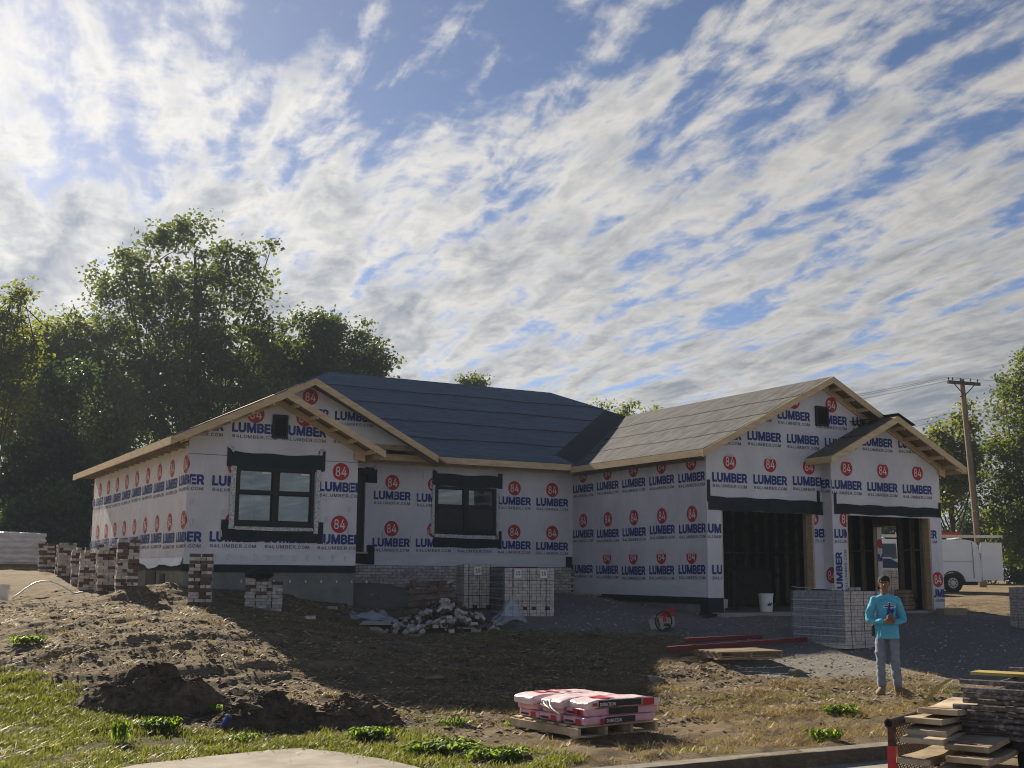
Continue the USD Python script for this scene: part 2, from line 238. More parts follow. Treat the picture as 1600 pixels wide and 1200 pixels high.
def tube(P, r, n=8, caps=True):
    P = np.asarray(P, float); r = np.broadcast_to(np.asarray(r, float), (len(P),)); T = np.gradient(P, axis=0); T /= np.linalg.norm(T, axis=1)[:, None]+1e-12
    a = np.cross(T, np.where(np.abs(T[:, 2:]) < .9, [0, 0, 1.0], [1.0, 0, 0])); a /= np.linalg.norm(a, axis=1)[:, None]; b = np.cross(T, a)
    g = np.arange(n)*2*np.pi/n
    v = (P[:, None]+r[:, None, None]*(np.cos(g)[None, :, None]*a[:, None]+np.sin(g)[None, :, None]*b[:, None])).reshape(-1, 3)
    f = []
    for i in range(len(P)-1):
        for j in range(n):
            q = [i*n+j, i*n+(j+1) % n, (i+1)*n+(j+1) % n, (i+1)*n+j]; f += [[q[0], q[1], q[2]], [q[0], q[2], q[3]]]
    if caps:
        v = np.vstack([v, P[0], P[-1]]); k = len(v)
        for j in range(n): f += [[k-2, (j+1) % n, j], [k-1, (len(P)-1)*n+j, (len(P)-1)*n+(j+1) % n]]
    return v, np.array(f)
def prism(poly, h, M=None):
    """shapely polygon extruded by h along +z, then mapped by the 4x4 M"""
    ms = []
    for g in getattr(poly, 'geoms', [poly]):
        if g.is_empty or g.geom_type != 'Polygon' or g.area < 1e-7: continue
        m = trimesh.creation.extrude_polygon(g, h, engine='earcut')
        if M is not None:
            m.apply_transform(M)
        if m.volume < 0: m.invert()
        ms.append(tm(m))
    return cat(*ms)
def flat(poly, fn):
    ms = []
    for g in getattr(poly, 'geoms', [poly]):
        if g.is_empty or g.geom_type != 'Polygon' or g.area < 1e-6: continue
        v, f = trimesh.creation.triangulate_polygon(g, engine='earcut')
        ms.append((fn(v), f))
    return cat(*ms) if ms else None
class Thing:
    def __init__(s, name, label=None, category=None, loc=(0, 0, 0), rz=0.0, group=None, kind=None):
        s.path = free('/World', name); s.loc = np.array(loc, float); s.rz = rz
        x = UsdGeom.Xform.Define(stage, s.path); x.AddTranslateOp().Set(Gf.Vec3d(*[float(c) for c in loc]))
        if rz: x.AddRotateZOp().Set(math.degrees(rz))
        s.prim = x.GetPrim(); tag(s.prim, label, category, group, kind)
    def add(s, name, mesh, mat, parent=None, smooth=False, world=False, label=None, kind=None):
        v, f = mesh
        if world: v = (np.asarray(v)-s.loc) @ rotz(-s.rz).T
        p = free(parent or s.path, name)
        m = usdkit.mesh(stage, p, (v, f), MT[mat], smooth)
        tag(m.GetPrim(), label, None, None, kind)
        return p
def tag(p, label=None, category=None, group=None, kind=None):
    for k, v in (('label', label), ('category', category), ('group', group), ('kind', kind)):
        if v: p.SetCustomDataByKey(k, v)
def solo(name, mesh, mat, label=None, category=None, group=None, kind=None, smooth=False):
    m = usdkit.mesh(stage, free('/World', name), mesh, MT[mat], smooth); tag(m.GetPrim(), label, category, group, kind); return m
def copy_of(src, name, label, loc, rz=0.0, group=None):
    p = free('/World', name); x = UsdGeom.Xform.Define(stage, p)
    x.GetPrim().GetReferences().AddInternalReference(src.path)
    x.ClearXformOpOrder()
    x.GetPrim().CreateAttribute('xformOp:translate', Sdf.ValueTypeNames.Double3).Set(Gf.Vec3d(*[float(c) for c in loc]))
    x.GetPrim().CreateAttribute('xformOp:rotateZ', Sdf.ValueTypeNames.Float).Set(float(math.degrees(rz)))
    UsdGeom.Xformable(x).CreateXformOpOrderAttr(Vt.TokenArray(['xformOp:translate', 'xformOp:rotateZ']))
    x.GetPrim().SetInstanceable(True); tag(x.GetPrim(), label, None, group); return x
def hullspheres(*cr, n=10):
    pts = []
    for c, r in cr:
        s = trimesh.creation.icosphere(1, 1.0).vertices
        pts.append(s*np.asarray(r)+np.asarray(c))
    return m3.Manifold.hull_points(np.vstack(pts))
def chain(J):
    out = m3.Manifold()
    for a, b in zip(J[:-1], J[1:]): out += hullspheres(a, b)
    return out
def soft(man, ref=.02, it=8, lam=.5):
    m = man.refine_to_length(ref); v, f = mf(m)
    t = trimesh.Trimesh(v, f, process=True); trimesh.smoothing.filter_taubin(t, lamb=lam, nu=lam+.02, iterations=it)
    return tm(t)
# ------------------------------------------------------------------ lettering (flat print)
def letters(text, stroke=0):
    from PIL import Image, ImageDraw, ImageFont
    S = 120; font = ImageFont.truetype(glob.glob('/opt/blender-*/*/datafiles/fonts/Inter.woff2')[0], S)
    x0, y0, x1, y1 = font.getbbox(text, anchor='ls', stroke_width=stroke)
    im = Image.new('L', (x1-x0+8, y1-y0+8)); ImageDraw.Draw(im).text((4-x0, 4-y0), text, 255, font, anchor='ls', stroke_width=stroke)
    on = np.pad(np.asarray(im) > 127, ((0, 0), (1, 1))).astype(np.int8); d = np.diff(on, axis=1)
    r, st = np.nonzero(d == 1); en = np.nonzero(d == -1)[1]
    sh = unary_union([sbox(a, -k-1, b, -k) for k, a, b in zip(r, st, en)]).buffer(.6).buffer(-.6).simplify(.8)
    b = sh.bounds; return affinity.scale(affinity.translate(sh, -b[0], -b[1]), 1/(b[2]-b[0]), 1/(b[3]-b[1]), origin=(0, 0))   # unit box
def fit(sh, x, y, w, h): return affinity.translate(affinity.scale(sh, w, h, origin=(0, 0)), x, y)
G = {}
def word(text, x, y, w, h, stroke=0, space=None):
    """text in a box w x h with its lower left corner at x, y; space: equal letter slots of that glyph share"""
    if space is None:
        k = (text, stroke)
        if k not in G: G[k] = letters(text, stroke)
        return fit(G[k], x, y, w, h)
    out, n = [], len(text); wid = [{'.': .35, 'M': 1.3, 'I': .4}.get(c, 1.0) for c in text]; u = w/sum(wid); cx = x
    for c, q in zip(text, wid):
        k = (c, stroke)
        if k not in G: G[k] = letters(c, stroke)
        hh = h if c not in '.' else h*.2
        out.append(fit(G[k], cx, y, u*q*space if c != '.' else u*q*.6, hh)); cx += u*q
    return unary_union(out)
PW = 1.1
def wrap_print(T, parent, frame, clip, words, rounds, fade=None, mm=.006):
    """words: (s, baseline) of each printed LUMBER with its web address; rounds: (s, z, clip_z) of each roundel. frame: 2D -> 3D"""
    def put(nm, sh, mt):
        sh = sh.intersection(clip)
        for g in ([sh] if nm != 'x' else []):
            m = flat(g, lambda v: frame(v, mm))
            if m: T.add(nm, m, mt, parent, world=True)
    w0 = len(words)
    for s, z, k in words:
        z = z+.012*math.sin(s*1.3+z*2)+.006*math.sin(s*4.1)
        put('printed_word', word('LUMBER', s, z, .945*k, .205*k, 7), 'print_blue'); put('printed_address', word('84LUMBER.COM', s+.01, z-.108*k, .95*k, .066*k, 2, .74), 'print_dark')
    for s, z, cz in rounds:
        c = Point(s, z).buffer(.18, 20); n = unary_union([word('8', s-.115, z-.10, .10, .2, 1), word('4', s+.01, z-.10, .115, .2, 1)])
        if cz is not None: c = c.intersection(sbox(s-1, z-1, s+1, cz)); n = n.intersection(sbox(s-1, z-1, s+1, cz))
        if cz is not None: put('faded_roundel', Point(s, z).buffer(.18, 20).difference(sbox(s-1, z-1, s+1, cz+.002)), 'print_faint')
        put('printed_roundel', c.difference(n), 'print_red'); put('printed_number', n, 'print_white')
# ------------------------------------------------------------------ terrain
CP = np.array([(6.7, 9.05, .03), (9.5, 9.05, .03), (3, 11, 0), (0, 12, .03), (-6, 12, .1), (5, 12.5, .03), (8, 12, .02), (13.6, 12.9, 0), (14.5, 11.3, -.02), (18, 12, 0), (25, 12, 0),
    (2.4, 15, .25), (5, 15.2, .3), (8.9, 14.2, .12), (11, 15, .15), (13.75, 16, .25), (16.4, 16.4, .36), (20, 16.5, .5), (12.6, 17, .44), (13.5, 16.5, .4), (15.8, 17.5, .55), (10.1, 20.7, .62), (9.3, 21.7, .68),
    (12.6, 21.5, .88), (11.65, 22.4, .92), (14.4, 19.4, .66), (18.5, 20.3, .90), (17, 20, .88), (22, 20, .89), (23, 19.5, .84), (5.64, 21.3, 1.14), (6.85, 21.8, 1.08), (7.5, 23.1, 1.3), (4.5, 17.4, .82), (4.74, 23, 1.22),
    (3.5, 26, 1.2), (2.9, 26.3, 1.08), (4.8, 28.7, 1.46), (4.8, 33.3, 1.68), (4.8, 39, 1.7), (0, 25, 1.0), (0, 18, .5), (-5, 25, 1.2), (-5, 18, .65), (12, 25.7, 1.27), (15.5, 25.7, 1.26), (16.0, 22, 1.0), (10, 25.5, 1.29), (16.1, 24.5, 1.2),
    (12, 29, 1.2), (20, 25, .74), (8, 28, 1.25), (20, 29, .8), (26, 25, .95), (28, 22, .9), (30, 28, 1.0), (40, 33, 1.12), (37, 35, 1.17), (35, 30, 1.05), (50, 41, 1.2), (15, 63, 1.75), (0, 60, 1.75), (-30, 60, 1.8), (-30, 20, 1.5), (50, 60, 1.4), (80, 60, 1.4),
    (40, 15, .6), (60, 20, .9), (-20, 5, .1), (30, 5, -.05), (0, 0, -.12), (10, 0, -.12), (60, -20, -.1), (-40, -20, .1), (300, 300, 1.0), (-300, 300, 1.5), (300, -300, 0), (-300, -300, 0), (0, 400, 1.2), (400, 0, .5), (-400, 0, .8)], float)
rbf = RBFInterpolator(CP[:, :2], CP[:, 2], kernel='thin_plate_spline', smoothing=.4)
def smooth(a, b, x): t = np.clip((np.asarray(x, float)-a)/(b-a), 0, 1); return t*t*(3-2*t)
def base_z(u, v):
    u, v = np.broadcast_arrays(np.asarray(u, float), np.asarray(v, float)); z = rbf(np.stack([u.ravel(), v.ravel()], 1)).reshape(u.shape)
    far = smooth(120, 300, np.hypot(u, v)); z = z*(1-far)+1.2*far
    return np.where(v < 9.0, np.minimum(z, -.14), z)
GRASS = Polygon([(-14, 9.1), (-14, 20), (-4, 19), (1.2, 17.6), (2.3, 16.2), (2.7, 15.0), (3.1, 14.3), (3.4, 12.9), (4.3, 12.9), (4.9, 12.5), (5.3, 12.0), (5.6, 11.3), (5.75, 10.3), (5.9, 9.1)])
ap = Polygon([(1.9, 9.25), (2.1, 11.0), (2.5, 11.3), (3.22, 11.5), (3.75, 11.6), (4.15, 11.62), (4.38, 11.2), (4.6, 10.6), (4.68, 10.1), (4.75, 9.25)])
GRAVEL = Polygon([(11.5, 20.6), (11.2, 23.4), (9.6, 23.6), (8.9, 24.6), (9.3, 25.7), (16.2, 25.7), (16.2, 20.3), (23.2, 20.0), (26, 19.5), (27, 13), (16.5, 13.4), (14.6, 14.4), (13.2, 15.2), (13.8, 16.9), (14.5, 18.8)])
from shapely import contains_xy, distance, points
def mask(poly, u, v, soft_=.5, nz=.8, seed=3):
    P = np.stack([u, v, 0*u], -1); n = (meshkit.fbm(P*.9, 4, seed)-.5)*nz*2
    d = distance(poly.boundary, points(u, v)); s = np.where(contains_xy(poly, u, v), d, -d)+n
    return smooth(-soft_, soft_, s)
MOUNDS = [(3.35, 14.5, .95, .62, .36, 11), (4.35, 13.15, .75, .5, .26, 12), (5.25, 12.95, .62, .42, .24, 13)]
def ground_z(u, v, detail=True):
    u, v = np.broadcast_arrays(np.asarray(u, float), np.asarray(v, float)); z = base_z(u, v)
    if detail:
        P = np.stack([u, v, 0*u], -1); near = (1-smooth(34, 60, np.hypot(u, v)))*smooth(9.0, 9.4, v)
        gm = mask(GRASS, u, v); gv = mask(GRAVEL, u, v)
        rough = near*(1-.55*gm)*(1-.72*gv)
        z = z+rough*((meshkit.fbm(P*1.1, 3, 1)-.5)*.13+(meshkit.fbm(P*np.array([2.6, 5.0, 1]), 3, 2)-.5)*.075+(meshkit.fbm(P*np.array([6.0, 11, 1]), 2, 5)-.5)*.055)
        fl = smooth(-.12, .06, np.where(contains_xy(ap, u, v), 1, -1)*distance(ap.boundary, points(u, v))); z = z*(1-fl)+(-.03)*fl
        for vv in (17.1, 18.7, 15.9):
            q = (v-(vv+.35*np.sin(u*.42+vv)+.03*u))/.17; z = z-near*(1-gm)*(1-gv)*smooth(12, 9, u)*.055*np.exp(-q*q)*(.7+.3*np.sin(u*24)) + near*(1-gm)*(1-gv)*smooth(12, 9, u)*.025*np.exp(-(np.abs(q)-1.5)**2*3)
        # wheel ruts crossing the lot, heap of sand by the porch wall, spoil at the corner of the wing
        for (x0, y0, ax, ay, h) in ((10.3, 24.6, 1.6, .9, .30), (6.4, 22.6, .9, .7, .13), (5.0, 22.4, 1.2, .8, .28), (13.9, 23.4, 1.4, .8, .18), (7.6, 22.5, .9, .5, .12)):
            q = np.hypot((u-x0)/ax, (v-y0)/ay); z = z+h*np.exp(-q*q*1.6)
    return z
def graded(lo, hi, step, far_lo, far_hi):
    a = list(np.arange(lo, hi, step)); s = step
    x = lo
    while x > far_lo: s *= 1.18; x -= s; a.insert(0, x)
    s = step; x = a[-1]
    while x < far_hi: s *= 1.18; x += s; a.append(x)
    return np.array(a)
ua, va = graded(-4, 27, .1, -500, 600), graded(9.0, 27, .075, -120, 700)
UU, VV = np.meshgrid(ua, va, indexing='ij'); ZZ = ground_z(UU, VV)
nU, nV = UU.shape; idx = np.arange(nU*nV).reshape(nU, nV)
gf = np.vstack([np.stack([idx[:-1, :-1], idx[1:, :-1], idx[1:, 1:]], -1).reshape(-1, 3), np.stack([idx[:-1, :-1], idx[1:, 1:], idx[:-1, 1:]], -1).reshape(-1, 3)])
gmask, vmask = mask(GRASS, UU.ravel(), VV.ravel()), mask(GRAVEL, UU.ravel(), VV.ravel())
dampn = meshkit.fbm(np.stack([UU.ravel()*.5, VV.ravel()*.8, 0*UU.ravel()], -1), 4, 21)
damp = np.clip(np.maximum.reduce([smooth(1.5, .8, np.hypot((UU.ravel()-m[0])/m[2]/1.25, (VV.ravel()-m[1])/m[3]/1.25)) for m in MOUNDS])+.3*smooth(.5, .62, dampn)*smooth(17.5, 15.5, VV.ravel()), 0, 1)
def cramp(a, b): return {'ramp': [(0, a), (.34, a), (.66, b), (1, b)]}
MT['ground'] = usdkit.material(stage, '/World/Looks/lot_ground', {
    'g': ('geometry', {}), 'at': ('attribute', {'attribute': 'gmask'}), 'sp': ('separate_xyz', {}),
    'n1': ('noise_texture', {'scale': 1.3, 'detail': 8.0, 'roughness': .7}), 'mp': ('mapping', {'scale': (1, 2.2, 1), 'rotation': (0, 0, .25)}), 'n2': ('noise_texture', {'scale': 9.0, 'detail': 9.0, 'roughness': .8}), 'n3': ('noise_texture', {'scale': 42.0, 'detail': 4.0, 'roughness': .7}),
    'ad': mathn('add'), 'ad2': mathn('multiply', 0, .5),
    'dirt': ('rgb_ramp', cramp((.115, .085, .058), (.40, .32, .205))), 'grav': ('rgb_ramp', cramp((.25, .24, .225), (.41, .395, .37))), 'turf': ('rgb_ramp', cramp((.06, .062, .022), (.17, .15, .06))), 'wet': ('rgb_ramp', cramp((.05, .037, .027), (.15, .11, .078))),
    'x1': ('mix_color', {}), 'x2': ('mix_color', {}), 'x3': ('mix_color', {}), 'ba': mathn('add'), 'bm': ('bump', {'strength': 1.0, 'distance': .09}), 'p': ('principled_bsdf', {'roughness': .95, 'specular_ior_level': .12})},
    [('g.position', 'mp.vector'), ('mp.vector', 'n1.vector'), ('mp.vector', 'n2.vector'), ('g.position', 'n3.vector'), ('n1.fac', 'ad.value1'), ('n2.fac', 'ad.value2'), ('ad.value', 'ad2.value1'), ('ad2.value', 'dirt.fac'), ('n3.fac', 'grav.fac'), ('n2.fac', 'turf.fac'), ('n2.fac', 'wet.fac'),
     ('at.vector', 'sp.vector'), ('dirt.color', 'x1.a'), ('wet.color', 'x1.b'), ('sp.z', 'x1.fac'), ('x1.result', 'x2.a'), ('grav.color', 'x2.b'), ('sp.y', 'x2.fac'), ('x2.result', 'x3.a'), ('turf.color', 'x3.b'), ('sp.x', 'x3.fac'), ('x3.result', 'p.base_color'),
     ('n2.fac', 'ba.value1'), ('n3.fac', 'ba.value2'), ('ba.value', 'bm.height'), ('bm.normal', 'p.normal')], surface='p.BSDF')
gm_ = solo('ground', (np.stack([UU.ravel(), VV.ravel(), ZZ.ravel()], 1), gf), 'ground', kind='structure', smooth=True)
UsdGeom.PrimvarsAPI(gm_).CreatePrimvar('gmask', Sdf.ValueTypeNames.Vector3fArray, 'vertex').Set(Vt.Vec3fArray.FromNumpy(np.stack([gmask, vmask*.9, damp*(1-vmask)], 1).astype(np.float32)))
tag(gm_.GetPrim(), 'bare churned soil lot with dry straw, gravel and a grassy edge', 'ground')
def gz(u, v): return float(ground_z(np.array([u]), np.array([v]))[0])
# kerb, road, concrete apron
kp = [(9.02, -.16), (9.02, -.02), (9.05, .03), (9.17, .045), (9.19, .03), (9.19, -.3)]
kx = np.arange(5.4, 34, 3.0)
kerb = Thing('kerb', 'grey concrete kerb along the edge of the street', 'kerb', (5.4, 9.0, -.16), kind='structure')
for a, b in zip(kx[:-1], kx[1:]):
    prof = Polygon([(y, z) for y, z in kp]); m = trimesh.creation.extrude_polygon(prof, b-a-.008, engine='earcut'); v = np.array(m.vertices); kerb.add('kerb_stone', (np.stack([a+v[:, 2], v[:, 0], v[:, 1]+.004*math.sin(a*7)], 1), m.faces), 'curb', world=True)
solo('road', bx(-60, 80, -60, 8.4, -.4, -.10), 'road', 'pale worn road surface', 'road', kind='structure')
solo('gutter', (np.array([[5.0, 8.4, -.096], [60, 8.4, -.096], [60, 9.03, -.08], [5.0, 9.03, -.08]]), np.array([[0, 1, 2], [0, 2, 3]])), 'curb', 'concrete gutter strip below the kerb', 'gutter', kind='structure')
solo('footpath_slab', prism(ap, .5, np.array([[1, 0, 0, 0], [0, 1, 0, 0], [0, 0, 1, -.478], [0, 0, 0, 1.0]])), 'curb', 'pale worn concrete slab in the grass at the street edge', 'concrete slab', kind='structure')
# ------------------------------------------------------------------ the house
H = Thing('house', 'unfinished single-storey house in printed white building wrap with double garage', 'house', (12.0, 24.0, 0.0))
def MF(V): return np.array([[1, 0, 0, 0], [0, 0, 1, V], [0, 1, 0, 0], [0, 0, 0, 1.0]])
def ML(U): return np.array([[0, 0, 1, U], [-1, 0, 0, 0], [0, 1, 0, 0], [0, 0, 0, 1.0]])
def FF(V): return lambda p, mm: np.stack([p[:, 0], np.full(len(p), V-mm), p[:, 1]], 1)
def FL(U): return lambda p, mm: np.stack([np.full(len(p), U-mm), -p[:, 0], p[:, 1]], 1)
P = Polygon
uL, vL, uW, vR, uG, vG, uB, vB, uE, vK = 5.76, 23.11, 9.29, 25.73, 16.23, 20.31, 19.58, 20.0, 23.12, 33.04
def wall(poly, M, t=.15, mat='wrap', **k): return H.add('wall', prism(poly, t, M), mat, world=True, **k)
# wing, street side
wing = P([(uL+.003, 1.87), (uW, 1.87), (uW, 4.28), (7.53, 5.13), (uL+.003, 4.33)]); win1 = sbox(6.72, 2.65, 8.34, 3.79)
w = wall(wing.difference(win1), MF(vL))
zr1, zr2, a_ = 3.384, 2.30, .56*PW
ws = [uL+PW-a_+PW*k for k in range(-1, 4)]
ww = [(s, zr1, 1) for s in ws]+[(s, zr2, 1) for s in ws]+[(x, 4.48, 1) for x in (5.48, 6.59, 7.62, 8.72)]
wr = [(s+.47, zr1+.41, 4.0) for s in ws]+[(s+.47, zr2+.41, None) for s in ws]+[(x+.47, 4.86, None) for x in (5.48, 6.59, 7.62, 8.72)]
solid = wing.difference(win1.buffer(.03))
wrap_print(H, w, FF(vL), solid, ww, wr)
H.add('wrap_seam', bx(uL, uW, vL-.004, vL-.001, 3.995, 4.005), 'print_dark', w, world=True)
# side of the wing, facing left
side = P([(-vK, 1.873), (-vL-.002, 1.873), (-vL-.002, 4.22), (-vK, 4.22)]); w = wall(side, ML(uL))
ls = [-(vL+a_+PW*k) for k in range(-1, 10)]
wrap_print(H, w, FL(uL), side, [(s, zr1, 1) for s in ls]+[(s, zr2, 1) for s in ls], [(s+.47, zr1+.41, 4.12) for s in ls]+[(s+.47, zr2+.41, None) for s in ls])
# recessed front wall with door opening and twin window
rec = P([(uW, 1.90), (uG, 1.90), (uG, 4.42), (uW, 4.42)]); win2 = sbox(12.34, 2.70, 13.99, 3.80); door = sbox(9.66, 2.2, 10.58, 4.0)
w = wall(rec.difference(win2).difference(door), MF(vR))
rs = [10.75+PW*k for k in range(-1, 6)]
wrap_print(H, w, FF(vR), rec.difference(win2.buffer(.03)).difference(door.buffer(.03)), [(s, 3.411, 1) for s in rs[1:]]+[(s, 2.331, 1) for s in rs[1:]], [(s+.47, 3.411+.42, None) for s in rs[1:]]+[(s+.47, 2.331+.42, None) for s in rs[1:]])
# garage: left side, street side, bay
gs = P([(-vR, 1.26), (-vG-.002, 1.26), (-vG-.002, 4.30), (-vR, 4.30)]); w = wall(gs, ML(uG))
g2 = [-(vG+.983+PW*k) for k in range(0, 5)]
wrap_print(H, w, FL(uG), gs, [(s, 3.767, 1) for s in g2]+[(s, 2.626, 1) for s in g2]+[(s-.04, 1.738, 1) for s in g2[:4]]+[(g2[4]-.04, 1.738, 1)],
    [(s+.47, 3.767+.42, None) for s in g2]+[(s+.47, 2.626+.43, None) for s in g2]+[(s+.43, 1.738+.41, 2.19) for s in g2[:4]])
H.add('wrap_overlap', bx(uG-.006, uG-.002, vG+.02, vR, 1.26, 2.195), 'wrap_film', w, world=True) if 0 else None
H.add('wrap_seam', bx(uG-.006, uG-.002, vG+.02, vR-.01, 2.19, 2.197), 'wrap_film', w, world=True)
gfr = P([(uG+.003, .95), (23.1, .95), (23.1, 4.45), (19.66, 6.14), (uG+.003, 4.46)]); op1 = sbox(16.63, .9, 19.30, 3.13)
main = gfr.difference(op1).difference(sbox(uB+.12, .9, 23.2, 4.46))
w = wall(main, MF(vG)); gp = 1.158
row = lambda x0, n: [x0+gp*k for k in range(n)]
wrap_print(H, w, FF(vG), main.difference(op1.buffer(.02)), [(s, 3.75, 1.04) for s in row(16.39, 3)]+[(s, 4.70, 1.04) for s in row(16.25, 5)]+[(s, 5.25, 1.04) for s in row(17.15, 4)]+[(19.30-.52, 2.60, 1.0), (16.12, 2.62, 1), (16.62-.28, 1.76, 1)],
    [(s+.5, 3.75+.45, 4.31) for s in row(16.39, 3)]+[(s+.5, 5.25+.44, None) for s in row(17.15, 4)]+[(19.27, 3.04, None)])
bay = P([(uB+.001, .93), (uE, .93), (uE, 4.44), (21.26, 5.27), (uB+.001, 4.48)]); op2 = sbox(20.02, .85, 22.74, 3.11)
w = wall(bay.difference(op2), MF(vB), .14)
vert = affinity.rotate(word('LUMBER', 0, 0, .95, .2, 7), 90, origin=(0, 0)); vert2 = affinity.rotate(word('84LUMBER.COM', 0, 0, .95, .066, 2, .74), 90, origin=(0, 0))
wrap_print(H, w, FF(vB), bay.difference(op2.buffer(.015)), [(s, 3.69, 1.04) for s in row(19.55, 3)]+[(s, 4.755, 1.04) for s in (20.60-gp, 20.60, 21.78)]+[(19.62, 2.60, 1), (22.62-.62, 2.62, 1), (22.58, 1.25, .95)],
    [(s+.52, 3.69+.5, 4.33) for s in row(19.55, 3)]+[(19.98, 3.02, None), (22.91, 1.67, 1.84)])
pc = sbox(uB, .9, 20.0, 2.35)
for sh, mt in ((affinity.translate(vert, 19.83, 1.32), 'print_blue'), (affinity.translate(vert2, 19.97, 1.40), 'print_dark')):
    m = flat(sh.intersection(pc), lambda v: FF(vB)(v, .006)); H.add('printed_words', m, mt, w, world=True)
w = wall(P([(-vG, .93), (-vB-.002, .93), (-vB-.002, 4.45), (-vG, 4.45)]), ML(uB-.002), .12)
wrap_print(H, w, FL(uB-.002), P([(-vG, .93), (-vB-.003, .93), (-vB-.003, 4.2), (-vG, 4.2)]), [(-vG-.67, 3.72, 1.0), (-vG-.24-.95+.3, 2.60, 1.0)], [(-vG+.24, 1.75, None)])
for nm in ():
    pass
# right wall of the garage with its door opening, back and dividing walls
rw = P([(-vK, .93), (-vB-.14, .93), (-vB-.14, 4.3), (-vK, 4.3)]); sd = sbox(-21.96, .9, -21.20, 2.97)
w = H.add('wall', prism(rw.difference(sd), .10, ML(uE-.10)), 'wrap', world=True)
wrap_print(H, w, lambda p, mm: np.stack([np.full(len(p), uE+mm), -p[:, 0], p[:, 1]], 1), rw.difference(sd), [(s, 2.6, 1) for s in (-21.3, -22.4, -24)], [])
jm = sbox(0, .93, .16, 2.95)
jw = lambda p, mm: np.stack([uE-.13+p[:, 0], np.full(len(p), 21.955-mm), p[:, 1]], 1)
H.add('jamb_wrap', bx(uE-.13, uE+.03, 21.935, 21.95, .93, 2.96), 'wrap', w, world=True)
m = flat(unary_union([Point(.10, z).buffer(.12, 16) for z in (2.55, 1.62)]).intersection(jm), lambda v: jw(v, .024)); H.add('printed_roundels', m, 'print_red', w, world=True)
m = flat(unary_union([word('LUMBER', -.3, z, .95, .2, 7) for z in (2.1, 1.18)]).intersection(jm), lambda v: jw(v, .024)); H.add('printed_words', m, 'print_blue', w, world=True)
H.add('wall', bx(uL, 24.0, vK-.12, vK, 1.2, 4.4), 'osb', world=True)
H.add('wall', bx(uG+.16, uE-.12, 27.0, 27.1, .93, 4.4), 'shaded_board', world=True, label='sheathed back wall of the garage, interior shade put into its colour')
H.add('wall', bx(uW-.12, uW, vL+.16, vR-.002, 1.9, 4.2), 'wrap', world=True)
H.add('floor', bx(uL+.17, uG-.02, vR+.17, vK-.15, 1.86, 1.95), 'osb', world=True); H.add('floor', bx(uL+.17, uW-.14, vL+.18, vR+.165, 1.86, 1.95), 'osb', world=True)
H.add('ceiling', bx(uL+.17, uG-.02, vR+.17, vK-.15, 4.36, 4.39), 'osb', world=True)
H.add('ceiling', bx(uL+.17, uW-.14, vL+.17, vR+.16, 4.10, 4.12), 'osb', world=True)
H.add('garage_floor', bx(uG+.05, uE-.02, vB-.05, 27.0, .55, .945), 'slab', world=True)
# dark rooms seen through the panes, studs in the garage
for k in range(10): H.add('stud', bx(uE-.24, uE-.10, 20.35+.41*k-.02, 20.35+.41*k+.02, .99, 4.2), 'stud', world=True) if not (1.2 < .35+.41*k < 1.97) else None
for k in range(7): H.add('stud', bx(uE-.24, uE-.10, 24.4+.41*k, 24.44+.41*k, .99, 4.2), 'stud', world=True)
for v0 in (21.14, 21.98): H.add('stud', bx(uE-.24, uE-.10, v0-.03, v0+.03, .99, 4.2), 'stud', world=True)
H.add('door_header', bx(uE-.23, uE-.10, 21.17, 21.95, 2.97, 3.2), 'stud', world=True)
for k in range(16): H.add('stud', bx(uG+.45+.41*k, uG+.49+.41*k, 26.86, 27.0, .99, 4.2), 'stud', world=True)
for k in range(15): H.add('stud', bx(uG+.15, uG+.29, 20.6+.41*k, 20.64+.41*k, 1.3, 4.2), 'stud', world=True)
H.add('sheathing', bx(uG+.151, uG+.156, 20.5, 26.9, 1.3, 4.2), 'shaded_board', world=True); H.add('sheathing', bx(uE-.106, uE-.101, 22.0, 26.9, .95, 4.2), 'shaded_board', world=True); H.add('sheathing', bx(uE-.106, uE-.101, 20.2, 21.15, .95, 4.2), 'shaded_board', world=True)
for z0 in (2.35,):
    H.add('blocking', bx(uE-.22, uE-.11, 22.03, 26.8, z0, z0+.04), 'stud', world=True); H.add('blocking', bx(uG+.45, uE-.3, 26.87, 26.99, z0, z0+.04), 'stud', world=True); H.add('blocking', bx(uE-.22, uE-.11, 20.4, 21.1, z0, z0+.04), 'stud', world=True)
for u0, V in ((16.63, vG), (19.26, vG), (20.02, vB), (22.70, vB)):
    H.add('jamb_stud', bx(u0+.002, u0+.038, V+.01, V+.17, .95, 3.12), 'lumber', world=True)
for u0, V in ((19.22, vG+.17), (22.64, vB+.16), (16.68, vG+.17), (20.08, vB+.16)):
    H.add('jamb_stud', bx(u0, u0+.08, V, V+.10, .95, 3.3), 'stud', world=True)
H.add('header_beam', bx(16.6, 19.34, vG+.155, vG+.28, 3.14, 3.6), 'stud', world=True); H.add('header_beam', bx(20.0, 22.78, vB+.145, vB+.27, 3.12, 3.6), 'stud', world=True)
H.add('sill_plate', bx(uE-.24, uE-.10, 21.98, 26.8, .945, .985), 'stud', world=True); H.add('sill_plate', bx(uG+.4, uE-.3, 26.86, 27.0, .945, .985), 'stud', world=True)
